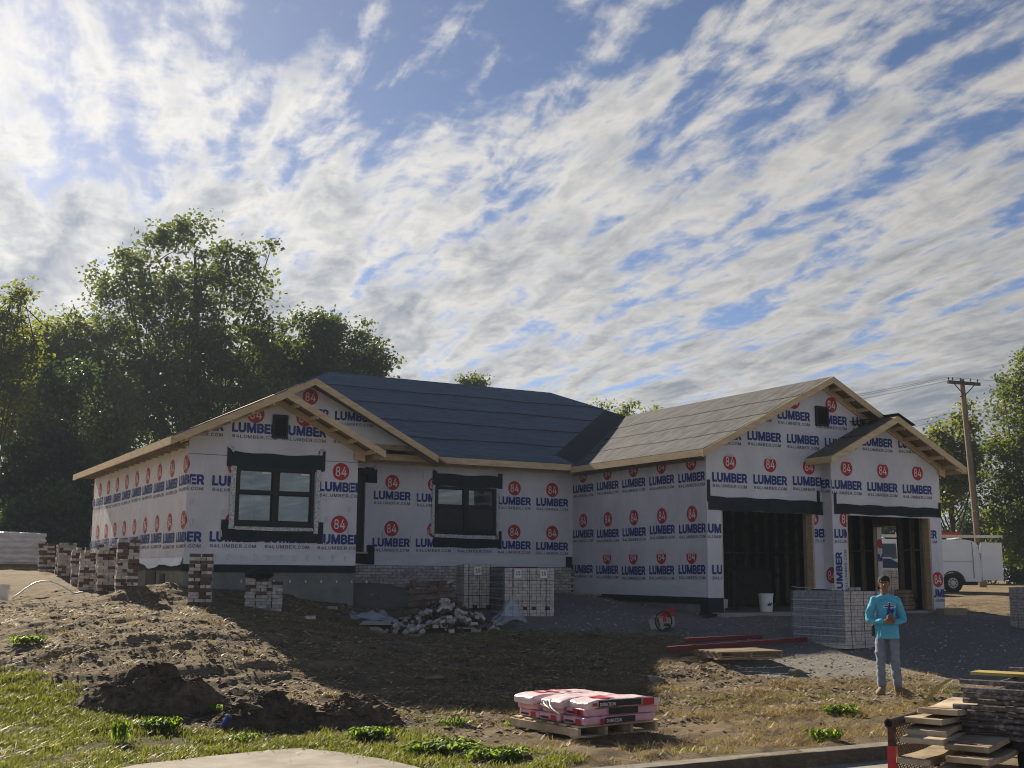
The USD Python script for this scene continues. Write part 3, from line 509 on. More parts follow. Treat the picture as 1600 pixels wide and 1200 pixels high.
# black membrane over doors, at sills, at the wall foot
def memb(u0, u1, z0, z1, V, sag=0, t=.012, tabs=(), lab=None):
    n = 14; x = np.linspace(u0, u1, n); top = z1+.012*np.sin(x*7)+(-sag*np.sin((x-u0)/(u1-u0)*np.pi)); bot = z0+.014*np.sin(x*5+1)
    ring = [(a, b) for a, b in zip(x, bot)]+[(a, b) for a, b in zip(x[::-1], top[::-1])]
    pg = unary_union([P(ring)]+[sbox(*t_) for t_ in tabs])
    return H.add('membrane_strip', prism(pg, t, MF(V-t-.008)), 'membrane', world=True)
memb(16.27, 19.62, 3.12, 3.42, vG, tabs=((16.24, 3.3, 16.32, 3.78), (19.42, 3.36, 19.50, 3.66)))
memb(19.64, 23.10, 3.14, 3.36, vB, tabs=((19.64, 3.3, 19.71, 3.60), (23.05, 3.2, 23.11, 3.50)))
memb(6.53, 8.55, 3.78, 4.10, vL, .03, tabs=((6.52, 3.79, 6.66, 4.17), (8.42, 3.80, 8.56, 4.19)))
memb(6.46, 8.56, 2.33, 2.62, vL, 0, tabs=((6.46, 2.35, 6.60, 2.74), (8.42, 2.35, 8.56, 2.74)))
memb(12.27, 14.17, 3.80, 4.12, vR, .03, tabs=((12.26, 3.8, 12.38, 4.18), (14.05, 3.8, 14.17, 4.17)))
memb(12.31, 14.16, 2.34, 2.68, vR, 0, tabs=((14.05, 2.4, 14.16, 2.76),))
memb(9.6, 10.80, 3.99, 4.14, vR, 0, tabs=((10.52, 3.8, 10.82, 4.16),))
memb(9.6, 10.80, 1.93, 2.19, vR, 0, tabs=((10.60, 1.95, 10.80, 2.36),))
for (p0, p1) in (((uL-.01, vL-.022), (uW, vL-.004)),):
    H.add('foot_membrane', bx(uL+.0, uW, vL-.02, vL+.0, 1.73, 1.868), 'membrane', world=True)
H.add('foot_membrane', bx(uL-.02, uL, vL, vK, 1.75, 1.868), 'membrane', world=True)
H.add('foot_membrane', bx(uG-.02, uG, vG+.0, vR-.15, 1.12, 1.258), 'membrane', world=True)
H.add('foot_membrane', bx(16.02, 16.20, vR-.03, vR-.012, 1.88, 2.16), 'membrane', world=True)
H.add('corner_membrane', bx(uG-.025, 16.62, vG-.03, vG+.25, .90, 1.25), 'membrane', world=True); H.add('corner_membrane', bx(uG-.3, 16.66, vG-.22, vG-.03, .90, .925), 'membrane', world=True)
# loose hanging flap of wrap at the rear of the wing's side
fx = np.linspace(23.11, 29.0, 60); fb = 1.87-.0*fx
fz = 1.90+.03*np.sin((fx-23.1)*2.2+.5)-.04*np.sin((fx-23.1)*3.1)
fo = .05+.05*np.sin((fx-23)*3.1)**2
V_ = np.concatenate([np.stack([0*fx+uL-.012, fx, 0*fx+2.0], 1), np.stack([uL-fo, fx, fz-.05], 1), np.stack([uL-fo-.02, fx, fz-.065], 1)]); n = len(fx)
Ff = [[r*n+i, r*n+i+1, (r+1)*n+i+1] for r in range(2) for i in range(n-1)]+[[r*n+i, (r+1)*n+i+1, (r+1)*n+i] for r in range(2) for i in range(n-1)]
H.add('loose_wrap_edge', (V_, np.array(Ff)), 'wrap_film', world=True, smooth=True)
# plastic lower strips on wing, recess, garage
H.add('lower_wrap', bx(uL+.003, uW-.003, vL-.005, vL-.0015, 1.872, 2.12), 'wrap_film', world=True)
H.add('lower_wrap', bx(10.82, 16.2, vR-.005, vR-.0015, 1.905, 2.16), 'wrap_film', world=True)
H.add('lower_wrap', bx(uG-.005, uG-.0015, vG+.03, vR-.2, 1.262, 1.58), 'wrap_film', world=True)
for k in range(11): H.add('wall_tie', bx(6.35+.27*k, 6.362+.27*k, vL-.03, vL-.006, 1.95+.02*(k % 3), 2.07+.02*(k % 2)), 'paper', world=True)
for k in range(16):
    u0 = 11+.37*(k % 9)+.1*math.sin(k*3); z0 = 2.5+.5*(k//4)+.13*math.sin(k*5); s_ = (u0, z0)
    if not (12.2 < u0 < 14.25): H.add('wall_tie', bx(u0, u0+.012, vR-.03, vR-.007, z0, z0+.16), 'paper', world=True)
for k in range(14):
    u0 = 5.9+.55*(k % 2)+.1*math.sin(k*3) if k < 8 else 8.62+.5*(k % 2); z0 = 2.2+.2*k if k < 8 else 2.3+.22*(k-8)
    H.add('wall_tie', bx(u0, u0+.010, vL-.03, vL-.007, z0, z0+.14), 'paper', world=True)
for k in range(9): H.add('wall_tie', bx(6.9+.33*k, 6.925+.33*k, vL-.0, vL+.03, 1.52, 1.57), 'paper', world=True)
# windows
def window(u0, u1, z0, z1, V, blank=False):
    fr = sbox(u0, z0, u1, z1); um = (u0+u1)/2; zm = z0+(z1-z0)*.56; ring = fr
    cells = []
    for a, b in ((u0+.06, um-.06), (um+.06, u1-.06)):
        cells += [(a, b, z0+.07, zm-.02), (a, b, zm+.03, z1-.05)]
    for c in cells: ring = ring.difference(sbox(c[0], c[2], c[1], c[3]))
    p = H.add('window', prism(ring, .11, MF(V-.03)), 'frame_black', world=True)
    for i, (a, b, c, d) in enumerate(cells):
        off = .035 if i % 2 == 0 else .02
        H.add('sash', prism(sbox(a, c, b, d).difference(sbox(a+.025, c+.025, b-.025, d-.025)), .03, MF(V+off-.02)), 'frame_black', p, world=True)
        H.add('pane', bx(a+.02, b-.02, V+off, V+off+.006, c+.02, d-.02), 'glass', p, world=True)
        H.add('muntin', cat(bx((a+b)/2-.007, (a+b)/2+.007, V+off+.012, V+off+.02, c+.02, d-.02), bx(a+.02, b-.02, V+off+.0105, V+off+.0195, (c+d)/2-.007+.04*(i % 2), (c+d)/2+.007+.04*(i % 2))), 'frame_black', p, world=True)
        if i % 2 and not blank: H.add('sticker', bx(b-.22, b-.05, V+off-.004, V+off-.001, d-.07, d-.03), 'paper', p, world=True)
    if blank:
        for a, b, c, d in (cells[0], cells[2]): H.add('insect_screen', bx(a+.004, b-.004, V+.004, V+.008, c+.004, d-.004), 'screen', p, world=True)
    H.add('sill', bx(u0, u1, V-.05, V+.02, z0-.03, z0), 'frame_black', p, world=True)
    return p
MT['screen'] = usdkit.material(stage, '/World/Looks/insect_screen', {'t': ('transparent_bsdf', {'color': (.5, .5, .5)}), 'p': ('principled_bsdf', {'base_color': (.012, .013, .014), 'roughness': .8}), 'm': ('mix_closure', {'fac': .72})}, [('t.BSDF', 'm.closure1'), ('p.BSDF', 'm.closure2')], surface='m.closure')
w1 = window(6.72, 8.34, 2.65, 3.79, vL); w2 = window(12.34, 13.99, 2.70, 3.80, vR, True)
def foil(pts, V, wd=.07):
    ls_ = LineString(pts).buffer(wd/2, cap_style=2, join_style=2); H.add('foil_tape', prism(ls_, .006, MF(V-.032)), 'foil', world=True)
foil([(6.66, 3.80), (6.65, 2.56)], vL, .10); foil([(8.42, 3.80), (8.40, 2.50)], vL, .09); foil([(6.72, 2.59), (7.5, 2.575), (8.34, 2.59)], vL, .075)
foil([(6.53, 4.20), (6.60, 4.17), (6.66, 4.09)], vL, .08); foil([(8.45, 4.10), (8.47, 4.19), (8.52, 4.24)], vL, .07)
foil([(12.29, 3.82), (12.27, 2.70), (12.32, 2.62)], vR, .07); foil([(14.03, 3.78), (14.04, 2.56)], vR, .06); foil([(12.32, 2.62), (13.2, 2.60), (14.04, 2.60)], vR, .085)
foil([(12.28, 4.19), (12.40, 4.16)], vR, .04); foil([(10.74, 4.18), (10.80, 4.12)], vR, .06)
H.add('door', bx(9.68, 10.53, vR+.05, vR+.10, 2.2, 3.99), 'frame_black', world=True); H.add('door_jamb', bx(10.535, 10.60, vR-.02, vR+.1, 2.2, 4.0), 'wrap', world=True); H.add('door_sill', bx(9.66, 10.62, vR-.06, vR+.1, 2.165, 2.195), 'lumber', world=True)
# gable vents
for (u0, u1, z0, z1, V) in ((7.41, 7.73, 4.40, 4.88, vL), (19.45, 19.84, 5.17, 5.63, vG)):
    p = H.add('gable_vent', prism(sbox(u0, z0, u1, z1).difference(sbox(u0+.04, z0+.04, u1-.04, z1-.04)), .06, MF(V-.05)), 'frame_black', world=True)
    for k in range(8): H.add('vent_slat', obx(((u0+u1)/2, V-.02, z0+.07+k*(z1-z0-.12)/7.5), (u1-u0-.08, .05, .008), rotx(math.radians(35))), 'frame_black', p, world=True)
    H.add('vent_back', bx(u0+.03, u1-.03, V-.006, V-.002, z0+.03, z1-.03), 'membrane', p, world=True)
# foundations
H.add('foundation', bx(uL+.02, uW-.02, vL+.02, vL+.3, .5, 1.735), 'concrete', world=True); H.add('foundation', bx(uL+.02, uL+.3, vL+.3, vK, .5, 1.75), 'concrete', world=True)
H.add('foundation', bx(uG+.02, uG+.2, vG+.05, vR-.05, .4, 1.12), 'concrete', world=True); H.add('foundation', bx(uW, uG, vR-.0, vR+.2, .6, 1.90), 'concrete', world=True)
H.add('crawl_vent', bx(uL+.0, uL+.03, 24.6, 25.0, 1.45, 1.68), 'dark', world=True); H.add('crawl_vent', bx(7.1, 7.5, vL-.0, vL+.03, 1.68, 1.733), 'dark', world=True); H.add('crawl_opening', bx(uL+.0, uL+.03, 25.4, 26.3, 1.25, 1.72), 'dark', world=True)
# brick skirt under the recessed wall: every brick
sk = H.add('brick_skirt', bx(uW+.03, 16.06, vR-.088, vR-.02, 1.24, 1.895), 'mortar', world=True, label='pale brick skirting under the recessed wall')
for r_ in range(9):
    z0 = 1.262+r_*.0705; x = uW+.05-(r_ % 2)*.105
    end = 16.12+(.10 if r_ % 2 else .0)
    while x < end-.05:
        x1 = min(x+.20, end); xx = max(x, 9.80)
        if x1-xx > .04: H.add('brick', move(cbx((x1-xx, .085, .060), .004), ((xx+x1)/2, vR-.062+random.uniform(-.003, .003), z0+.03+random.uniform(-.002, .002))), 'brick_w', sk, world=True)
        x += .21
# roof: solids, then a thin shell
HU = lambda *p: m3.Manifold.hull_points(np.array([q for a in p for q in (a, (a[0], a[1], 3.3))], float))
RS = HU((5.3, 22.55, 4.25), (7.51, 22.55, 5.30), (9.62, 22.55, 4.23), (5.3, 27, 4.25), (7.51, 27, 5.30), (9.62, 27, 4.23))
RS += HU((5.3, 24.5, 4.25), (8.8, 24.5, 5.93), (12.05, 24.5, 4.25), (5.3, 29, 4.25), (8.8, 29, 5.93), (12.05, 29, 4.25))
RS += HU((5.3, 25.2, 4.25), (5.72, 25.2, 4.45), (5.72, 33.3, 4.45), (5.3, 33.3, 4.25), (24.6, 25.2, 4.45), (24.6, 33.3, 4.45), (10.9, 29.4, 6.97), (17.78, 29.4, 6.97))
RS += HU((15.86, 19.92, 4.39), (19.65, 19.92, 6.28), (23.55, 19.92, 4.33), (15.86, 28.25, 4.39), (19.65, 28.25, 6.28), (23.55, 28.25, 4.33))
RS += HU((19.13, 19.5, 4.386), (21.24, 19.5, 5.43), (23.42, 19.5, 4.36), (19.13, 24, 4.386), (21.24, 24, 5.43), (23.42, 24, 4.36))
shell = RS-RS.translate((0, 0, -.045))
roof = H.add('roof', mf(shell), 'osb', world=True)
def strips(poly, pl, ax, cuts, mat, lift=.014, seed=0):
    """overlapping courses of underlayment on the slope z = pl(u, v); cuts run from eave to ridge"""
    for k, (a, b) in enumerate(zip(cuts[:-1], cuts[1:])):
        s = 1 if b > a else -1; lo, hi = min(a, b)-(.08 if s < 0 else 0), max(a, b)+(.08 if s > 0 else 0)
        xs = np.linspace(-2, 40, 900); wob = .022*np.sin(xs*1.7+k*2+seed)+.014*np.sin(xs*4.3+k)
        if ax == 'v': band = P(list(zip(xs, (a if s > 0 else b)+wob*(1 if k else 0)))+[(40, hi if s > 0 else max(a, b)), (-2, hi if s > 0 else max(a, b))])
        else: band = P(list(zip(a+wob*(1 if k else 0), xs))+[(b+.08*s, 40), (b+.08*s, -2)]).buffer(0)
        g = poly.intersection(band)
        def lift_map(m, o0, o1):
            v = np.array(m.vertices); q = v[:, 1] if ax == 'v' else v[:, 0]; t = np.clip((q-a)/(b-a), 0, 1); off = o0*(1-t)+o1*t
            z = pl(v[:, 0], v[:, 1]); return np.stack([v[:, 0], v[:, 1], np.where(v[:, 2] > .5, z+off+.003, z+.0015)], 1)
        ms, es = [], []
        for gg in getattr(g, 'geoms', [g]):
            if gg.geom_type != 'Polygon' or gg.area < 1e-3: continue
            m = trimesh.creation.extrude_polygon(gg.segmentize(.5), 1.0, engine='earcut'); ms.append((lift_map(m, lift, .004), np.array(m.faces)))
        if ms: p = H.add('underlayment_course', cat(*ms), mat, roof, world=True)
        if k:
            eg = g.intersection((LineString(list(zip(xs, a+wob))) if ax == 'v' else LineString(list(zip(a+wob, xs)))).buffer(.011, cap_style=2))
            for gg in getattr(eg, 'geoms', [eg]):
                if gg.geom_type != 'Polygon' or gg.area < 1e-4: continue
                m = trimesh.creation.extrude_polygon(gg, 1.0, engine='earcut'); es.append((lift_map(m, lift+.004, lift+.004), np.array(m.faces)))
            if es: H.add('lap_edge', cat(*es), 'dark_felt_lap_shadow', roof, world=True)  # dark strip for the printed lap line and its painted shadow
mainp = P([(11.65, 25.2), (15.98, 25.2), (19.65, 28.25), (17.78, 29.4), (10.9, 29.4), (8.8, 27.68)])
zm_ = lambda u, v: 4.45+.6*(v-25.2)
vline = LineString([(15.98, 25.2), (19.65, 28.25)]); val = vline.buffer(.62, cap_style=2).intersection(mainp)
strips(mainp.difference(vline.buffer(.55, cap_style=2)), zm_, 'v', [25.2, 26.08, 26.93, 27.78, 28.6, 29.4], 'felt_shaded')
m = trimesh.creation.extrude_polygon(val, 1.0, engine='earcut'); v = np.array(m.vertices); z = zm_(v[:, 0], v[:, 1])
H.add('valley_strip', (np.stack([v[:, 0], v[:, 1], np.where(v[:, 2] > .5, z+.006, z+.001)], 1), m.faces), 'dark_felt_lap_shadow', roof, world=True)
garp = P([(15.86, 19.92), (15.86, 25.2), (15.98, 25.2), (19.65, 28.25), (19.65, 19.92)])
zg_ = lambda u, v: 4.39+(u-15.86)*.49868
strips(garp.difference(vline.buffer(.10, cap_style=2)), zg_, 'u', [15.86, 16.72, 17.62, 18.55, 19.65], 'felt', seed=3)
m = trimesh.creation.extrude_polygon(vline.buffer(.22, cap_style=2).intersection(garp), 1.0, engine='earcut'); v = np.array(m.vertices); z = zg_(v[:, 0], v[:, 1])
H.add('valley_strip', (np.stack([v[:, 0], v[:, 1], np.where(v[:, 2] > .5, z+.005, z+.001)], 1), m.faces), 'felt', roof, world=True)
smp = P([(19.13, 19.5), (21.24, 19.5), (21.24, 23), (19.13, 20.3)]); strips(smp.intersection(sbox(19, 19.5, 22, 22)), lambda u, v: 4.386+(u-19.13)*.49479, 'u', [19.13, 20.2, 21.24], 'felt_brown', seed=5)
lp = P([(5.3, 22.55), (7.51, 22.55), (7.51, 25), (8.8, 24.5), (8.8, 27.68), (10.9, 29.4), (5.3, 33.3)]); strips(lp, lambda u, v: 4.25+(u-5.3)*.4775, 'u', [5.3, 6.3, 7.3, 8.3, 9.3, 10.9], 'felt', seed=7)
H.add('ridge_felt', obx((21.24+.22, 19.9, 5.36), (.62, 1.0, .012), roty(math.radians(24))), 'dark_felt_lap_shadow', roof, world=True, label='curling flap of dark felt at the small gable ridge')
H.add('ridge_felt', obx((20.9, 20.2, 5.39), (.75, .7, .012), roty(math.radians(-8))), 'dark_felt_lap_shadow', roof, world=True)
# fascias, rakes, soffit framing: each board a piece
def board(name, p0, p1, h=.145, t=.038, side=(0, -1, 0), mat='lumber'): H.add(name, vbeam(p0, p1, h, t, side), mat, world=True)
def run(name, p0, p1, n, h=.145, t=.038, side=(0, -1, 0)):
    p0, p1 = np.array(p0, float), np.array(p1, float)
    for k in range(n):
        a, b = p0+(p1-p0)*(k/n), p0+(p1-p0)*((k+1)/n-.0008); a = a+np.array([0, 0, .004*math.sin(k*3)]); b = b+np.array([0, 0, .004*math.sin(k*3)])
        board(name, a, b, h, t, side)
L_ = (-1, 0, 0); R3 = (1, 0, 0); F_ = (0, -1, 0)
run('fascia', (5.3, 22.51, 4.245), (5.3, 33.3, 4.245), 3, side=L_)
run('fascia', (9.66, 25.2, 4.445), (15.84, 25.2, 4.445), 2, .15)
run('fascia', (15.86, 19.88, 4.385), (15.86, 25.18, 4.385), 2, side=L_)
run('fascia', (19.13, 19.46, 4.382), (19.13, 20.29, 4.382), 1, .15, side=L_)
run('fascia', (23.46, 19.46, 4.34), (23.46, 24, 4.34), 1, .15, side=R3); run('fascia', (9.62, 22.51, 4.225), (9.62, 24.48, 4.225), 1, side=R3)
board('rake_board', (5.27, 22.55, 4.235), (7.51, 22.55, 5.30)); board('rake_board', (7.512, 22.55, 5.30), (9.66, 22.55, 4.21))
board('rake_board', (7.3, 24.5, 5.21), (8.8, 24.5, 5.935)); board('rake_board', (8.802, 24.5, 5.935), (11.80, 24.5, 4.39), .155)
board('rake_board', (15.82, 19.92, 4.37), (19.65, 19.92, 6.285), .155); board('rake_board', (19.652, 19.92, 6.285), (21.34, 19.92, 5.44), .155)
board('rake_board', (19.09, 19.5, 4.366), (21.24, 19.5, 5.432), .155); board('rake_board', (21.242, 19.5, 5.432), (23.5, 19.5, 4.325), .155)
# inner boards on the gable walls and the lookouts between
board('gable_board', (5.72, vL-.01, 4.40), (7.52, vL-.01, 5.215), .14); board('gable_board', (7.522, vL-.01, 5.215), (9.36, vL-.01, 4.29), .14); board('gable_tail', (9.20, vL-.02, 4.30), (9.42, vL-.02, 4.26), .24, .04)
board('gable_board', (uG-.05, vG-.01, 4.49), (19.65, vG-.01, 6.20), .14); board('gable_board', (19.652, vG-.01, 6.20), (21.45, vG-.01, 5.30), .15)
board('gable_board', (uB-.03, vB-.01, 4.52), (21.25, vB-.01, 5.35), .14); board('gable_board', (21.252, vB-.01, 5.35), (23.12, vB-.01, 4.42), .15); board('gable_tail', (23.08, vB-.02, 4.44), (23.28, vB-.02, 4.36), .25, .04)
for (u0, s0, V0, V1, zz, n, d) in ((7.51, 1, 22.56, vL-.05, 5.22, 5, .5), (7.51, -1, 22.56, vL-.05, 5.22, 5, .48), (19.65, 1, 19.93, vG-.05, 6.20, 4, .499), (19.65, -1, 19.93, vG-.05, 6.20, 8, .499), (21.24, 1, 19.51, vB-.05, 5.35, 5, .495), (21.24, -1, 19.51, vB-.05, 5.35, 5, .495)):
    for k in range(n): uu = u0+s0*(.25+.42*k); H.add('lookout', bx(uu-.019, uu+.019, V0, V1, zz-d*(.25+.42*k)-.10, zz-d*(.25+.42*k)-.012), 'lumber', world=True)
H.add('soffit_board', bx(9.8, 16.1, vR-.045, vR-.007, 4.255, 4.30), 'lumber', world=True); H.add('soffit_nailer', bx(9.8, 15.9, 25.24, 25.28, 4.28, 4.42), 'stud', world=True)
for k in range(11): H.add('rafter_tail', bx(10.0+.56*k, 10.04+.56*k, 25.24, vR-.05, 4.31, 4.42), 'stud', world=True)
for k in range(9): H.add('rafter_tail', bx(15.90, uG-.01, 20.4+.56*k, 20.44+.56*k, 4.25, 4.37), 'stud', world=True)
for k in range(17): H.add('rafter_tail', bx(5.34, uL-.01, 23.4+.58*k, 23.44+.58*k, 4.12, 4.24), 'stud', world=True)
H.add('soffit_nailer', bx(15.875, 15.91, 20.0, 25.1, 4.24, 4.36), 'stud', world=True); H.add('soffit_board', bx(uG-.04, uG-.008, vG, vR-.1, 4.20, 4.26), 'stud', world=True); H.add('soffit_board', bx(uL-.05, uL-.008, vL, vK, 4.15, 4.22), 'stud', world=True)
# wrapped wall of the larger front gable above the porch eave
og = P([(8.0, 4.52), (11.5, 4.52), (8.8, 5.84), (8.0, 5.46)]); w = wall(og, MF(24.93), .06)
wrap_print(H, w, FF(24.93), og, [(8.34, 5.11, 1.0), (9.43, 5.11, 1.0), (10.5, 5.11, 1)], [(8.84, 5.58, None)])
H.add('gable_board', bx(9.9, 11.45, 24.86, 24.90, 4.50, 4.62), 'wood_old', world=True)
# ------------------------------------------------------------------ trees
def leaves(Pc, size, rng, flatness=.35):
    n = len(Pc); d = rng.normal(size=(n, 3)); d[:, 2] = d[:, 2]*.7-.25; d /= np.linalg.norm(d, axis=1)[:, None]
    nn = rng.normal(size=(n, 3)); nn[:, 2] += .5; s = np.cross(d, nn); s /= np.linalg.norm(s, axis=1)[:, None]+1e-9
    L = (size*rng.uniform(.65, 1.3, n))[:, None]; bend = np.cross(s, d)*L*.12
    V = np.stack([Pc, Pc+d*L*.45+s*L*.34+bend, Pc+d*L, Pc+d*L*.45-s*L*.34+bend], 1).reshape(-1, 3); b = np.arange(n)[:, None]*4
    return V, np.vstack([b+np.array([0, 1, 2]), b+np.array([0, 2, 3])])
def bez(a, b, c, n): t = np.linspace(0, 1, n)[:, None]; return (1-t)**2*a+2*t*(1-t)*b+t*t*c
def tree(name, label, base, lobes, mat, leaf=.22, nclump=300, per=90, cr=.75, trunk_r=.28, limbs=16, twigs=60, seed=1, top=None, lean=0, forks=None, category='tree', group=None):
    """lobes: (x, y, z, rx, ry, rz, weight) in metres, x to the right as seen from the street"""
    rng = np.random.default_rng(seed); T = Thing(name, label, category, base, -YAW, group)
    Lb = np.array(lobes, float); w = Lb[:, 6]*Lb[:, 3]*Lb[:, 4]*Lb[:, 5]; w /= w.sum()
    ii = rng.choice(len(Lb), nclump, p=w); d = rng.normal(size=(nclump, 3)); d /= np.linalg.norm(d, axis=1)[:, None]; r = rng.uniform(0, 1, nclump)**.42
    C = Lb[ii, :3]+d*r[:, None]*Lb[ii, 3:6]; C[:, 2] = np.maximum(C[:, 2], .4)
    zt = top or (Lb[:, 2]+Lb[:, 5]*.7).max(); n = 14; t = np.linspace(0, 1, n)
    TP = np.stack([lean*t+.25*np.sin(t*5+seed)*t, .2*np.cos(t*4+seed)*t, t*zt-.3], 1)
    mesh = [tube(TP, trunk_r*(1-.9*t)+.02, 9)]
    T.add('trunk', mesh[0], 'bark', smooth=True)
    order = rng.permutation(nclump)
    for k in order[:limbs]:
        c = C[k]; f = np.clip(rng.uniform(.25, .75)*c[2]/zt, .06, .9); j = f*(n-1); a = TP[int(j)]+(TP[min(int(j)+1, n-1)]-TP[int(j)])*(j-int(j)); m_ = (a+c)/2+np.array([(c[0]-a[0])*.18, (c[1]-a[1])*.18, -.12*abs(c[2]-a[2])])
        T.add('limb', tube(bez(a, m_, c, 7), np.linspace(trunk_r*.42*(1-.75*f), .02, 7), 6), 'bark', smooth=True)
    tw = []
    for k in order[limbs:limbs+twigs]:
        c = C[k]; q = C[order[k % max(limbs, 1)]]; a = q if np.linalg.norm(q-c) < 3.5 else c+rng.normal(size=3)*.8-np.array([0, 0, 1.3]); tw.append(tube(bez(a, (a+c)/2+rng.normal(size=3)*.15, c, 4), np.linspace(.035, .009, 4), 4, False))
    if tw: T.add('twigs', cat(*tw), 'bark', kind='stuff')
    nn = rng.poisson(per*rng.uniform(.35, 1.6, nclump)); Pc = np.repeat(C, nn, 0); cs = np.repeat(cr*rng.uniform(.6, 1.3, nclump), nn)[:, None]
    Pc = Pc+rng.normal(size=Pc.shape)*cs*np.array([.55, .55, .42]); Pc[:, 2] = np.maximum(Pc[:, 2], .05)
    T.add('crown', leaves(Pc, leaf, rng), mat, kind='stuff'); return T
def lob(cx, k, by, *L):   # picture-size lobes of the sketch to metres: k metres per unit
    return [((x-cx)*k, dy, (by-y)*k, rx*k, max(ry, 1.0), rz*k, w) for x, y, rx, rz, dy, ry, w in L]
k = .0335
tree('cottonwood_tree', 'tallest tree behind the house, open crown with sky showing through its top', (15.7, 63.1, 1.6), lob(285, k, 892, (195, 445, 62, 75, 0, 2.5, .8), (262, 340, 40, 34, 0, 1.3, 1.0), (212, 395, 52, 48, 0, 1.8, .8), (315, 395, 50, 50, .3, 1.8, .7), (400, 430, 58, 72, 0, 2.0, .3), (368, 385, 48, 50, .5, 1.6, .35), (285, 500, 130, 110, 0, 3.5, .8), (290, 640, 175, 140, -.5, 4, 1.0), (430, 500, 35, 40, 0, 1.5, .35), (145, 455, 42, 62, 0, 2, .5)), 'leaf_cot', .24, 620, 66, .72, .42, 30, 170, 5, top=17.6)
k = .0357
tree('oak_tree', 'dense dark rounded tree rising behind the left end of the roof', (24.0, 63.1, 1.6), lob(520, k, 892, (470, 555, 70, 75, 0, 2.5, 1), (535, 550, 60, 68, 0, 2.5, 1), (520, 640, 100, 90, 0, 3.4, 1), (575, 575, 24, 52, 0, 1.2, 1.2), (420, 600, 60, 90, 0, 2.5, 1), (495, 500, 40, 22, 0, 1.4, 1.2)), 'leaf_oak', .23, 420, 84, .70, .40, 14, 40, 6)
k = .0324
tree('maple_tree', 'olive green tree at far left, left of the tallest tree', (9.9, 64.0, 1.6), lob(100, k, 892, (60, 560, 85, 80, 0, 2.8, 1), (140, 550, 60, 62, 0, 2.2, 1), (10, 600, 60, 90, 0, 2.3, 1), (72, 512, 50, 42, 0, 1.8, 1), (20, 540, 50, 50, 0, 1.8, 1), (90, 650, 110, 95, 0, 3.2, 1)), 'leaf_yel', .23, 400, 72, .78, .32, 14, 40, 7)
k = .028
tree('sycamore_tree', 'thin-leaved tree cut off by the left edge of the picture', (5.7, 57.2, 1.6), lob(-20, k, 892, (0, 475, 38, 50, 0, 1.2, .35), (-35, 540, 70, 90, 0, 2, .6), (0, 600, 40, 70, 0, 1.6, .6)), 'leaf_yel', .2, 150, 50, .6, .22, 10, 60, 8)
k = .0259
tree('cedar_tree', 'dark evergreen tree in front of the olive green tree at far left', (7.65, 51.4, 1.55), lob(85, k, 892, (95, 630, 42, 85, 0, 1.2, 1), (70, 740, 75, 90, 0, 2, 1), (110, 790, 65, 75, 0, 1.8, 1), (20, 800, 70, 70, 0, 1.8, 1)), 'leaf_dark', .2, 300, 105, .6, .2, 6, 10, 9)
k = .0302
tree('young_maple_tree', 'bright yellow-green sunlit tree just left of the house eave', (10.9, 58.9, 1.6), lob(160, k, 892, (165, 640, 32, 55, 0, 1.2, 1), (152, 690, 38, 45, 0, 1.4, 1), (175, 720, 25, 40, 0, 1, 1), (120, 620, 30, 45, 0, 1, .6)), 'leaf_yel', .2, 150, 80, .55, .14, 8, 16, 10)
for i, (x, y, lb, sd) in enumerate(((1.5, 47.5, 'low dark shrub behind the shrink-wrapped pallet', 11), (6.0, 46.0, 'low dark shrub behind the row of brick stacks', 12), (9.8, 48.5, 'dark shrub beside the rear corner of the wing', 13), (-2.5, 49, 'dark shrub at the left edge of the picture, lowest of the dark growth', 14))):
    tree('shrub', lb, (x, y, 1.5), [(0, 0, 1.2, 2.4, 1.3, 1.5, 1), (.9, .2, 1.9, 1.5, 1.0, 1.2, .7)], 'leaf_dark', .17, 110, 130, .5, .06, 5, 10, sd, category='shrub')
k = .0324
tree('ash_tree', 'large leafy tree at the right edge, right of the utility pole', (52.95, 39.9, 1.25), lob(1590, k, 897, (1600, 590, 58, 60, 0, 2.2, 1), (1585, 545, 16, 28, 0, .9, .9), (1565, 690, 46, 80, 0, 2.0, .85), (1600, 780, 60, 90, 0, 2.4, 1), (1640, 640, 60, 90, 0, 2.4, .7), (1545, 612, 18, 24, 0, 1, .8), (1555, 790, 50, 70, 0, 2, 1)), 'leaf_cot', .2, 380, 72, .6, .26, 16, 60, 15)
k = .0357
tree('poplar_tree', 'sparse pale green tree directly behind the utility pole', (52.7, 44.7, 1.3), lob(1495, k, 897, (1478, 668, 24, 20, 0, .9, .6), (1520, 645, 16, 26, 0, .9, .6), (1512, 715, 32, 45, 0, 1.5, .35), (1480, 750, 30, 40, 0, 1.5, .45)), 'leaf_yel', .22, 120, 70, .6, .16, 12, 50, 16)
for i, (x, y, lb, sd) in enumerate(((62.0, 52.3, 'dark hedge bush behind the van roof', 17), (66.2, 48.6, 'dark hedge bush behind the open van doors', 18), (57.5, 56.0, 'dark hedge bush behind the right garage corner', 19), (70.5, 44.8, 'dark hedge bush at the right edge beyond the dry grass', 20))):
    tree('hedge_bush', lb, (x, y, 1.2), [(0, 0, 2.0, 3.2, 1.8, 2.2, 1), (.9, .2, 3.3, 2.4, 1.5, 1.7, .7), (-1.4, 0, 1.2, 1.8, 1.5, 1.4, 1)], 'leaf_dark', .2, 170, 140, .6, .1, 6, 10, sd, category='bush')
k = .0405
tree('distant_tree', 'small tuft of a tree top above the left half of the main ridge', (35.4, 67.2, 1.6), lob(748, k, 895, (745, 592, 26, 10, 0, .9, 1), (742, 640, 22, 40, 0, 1, .7)), 'leaf_cot', .22, 60, 60, .5, .2, 8, 30, 21)
k = .0378
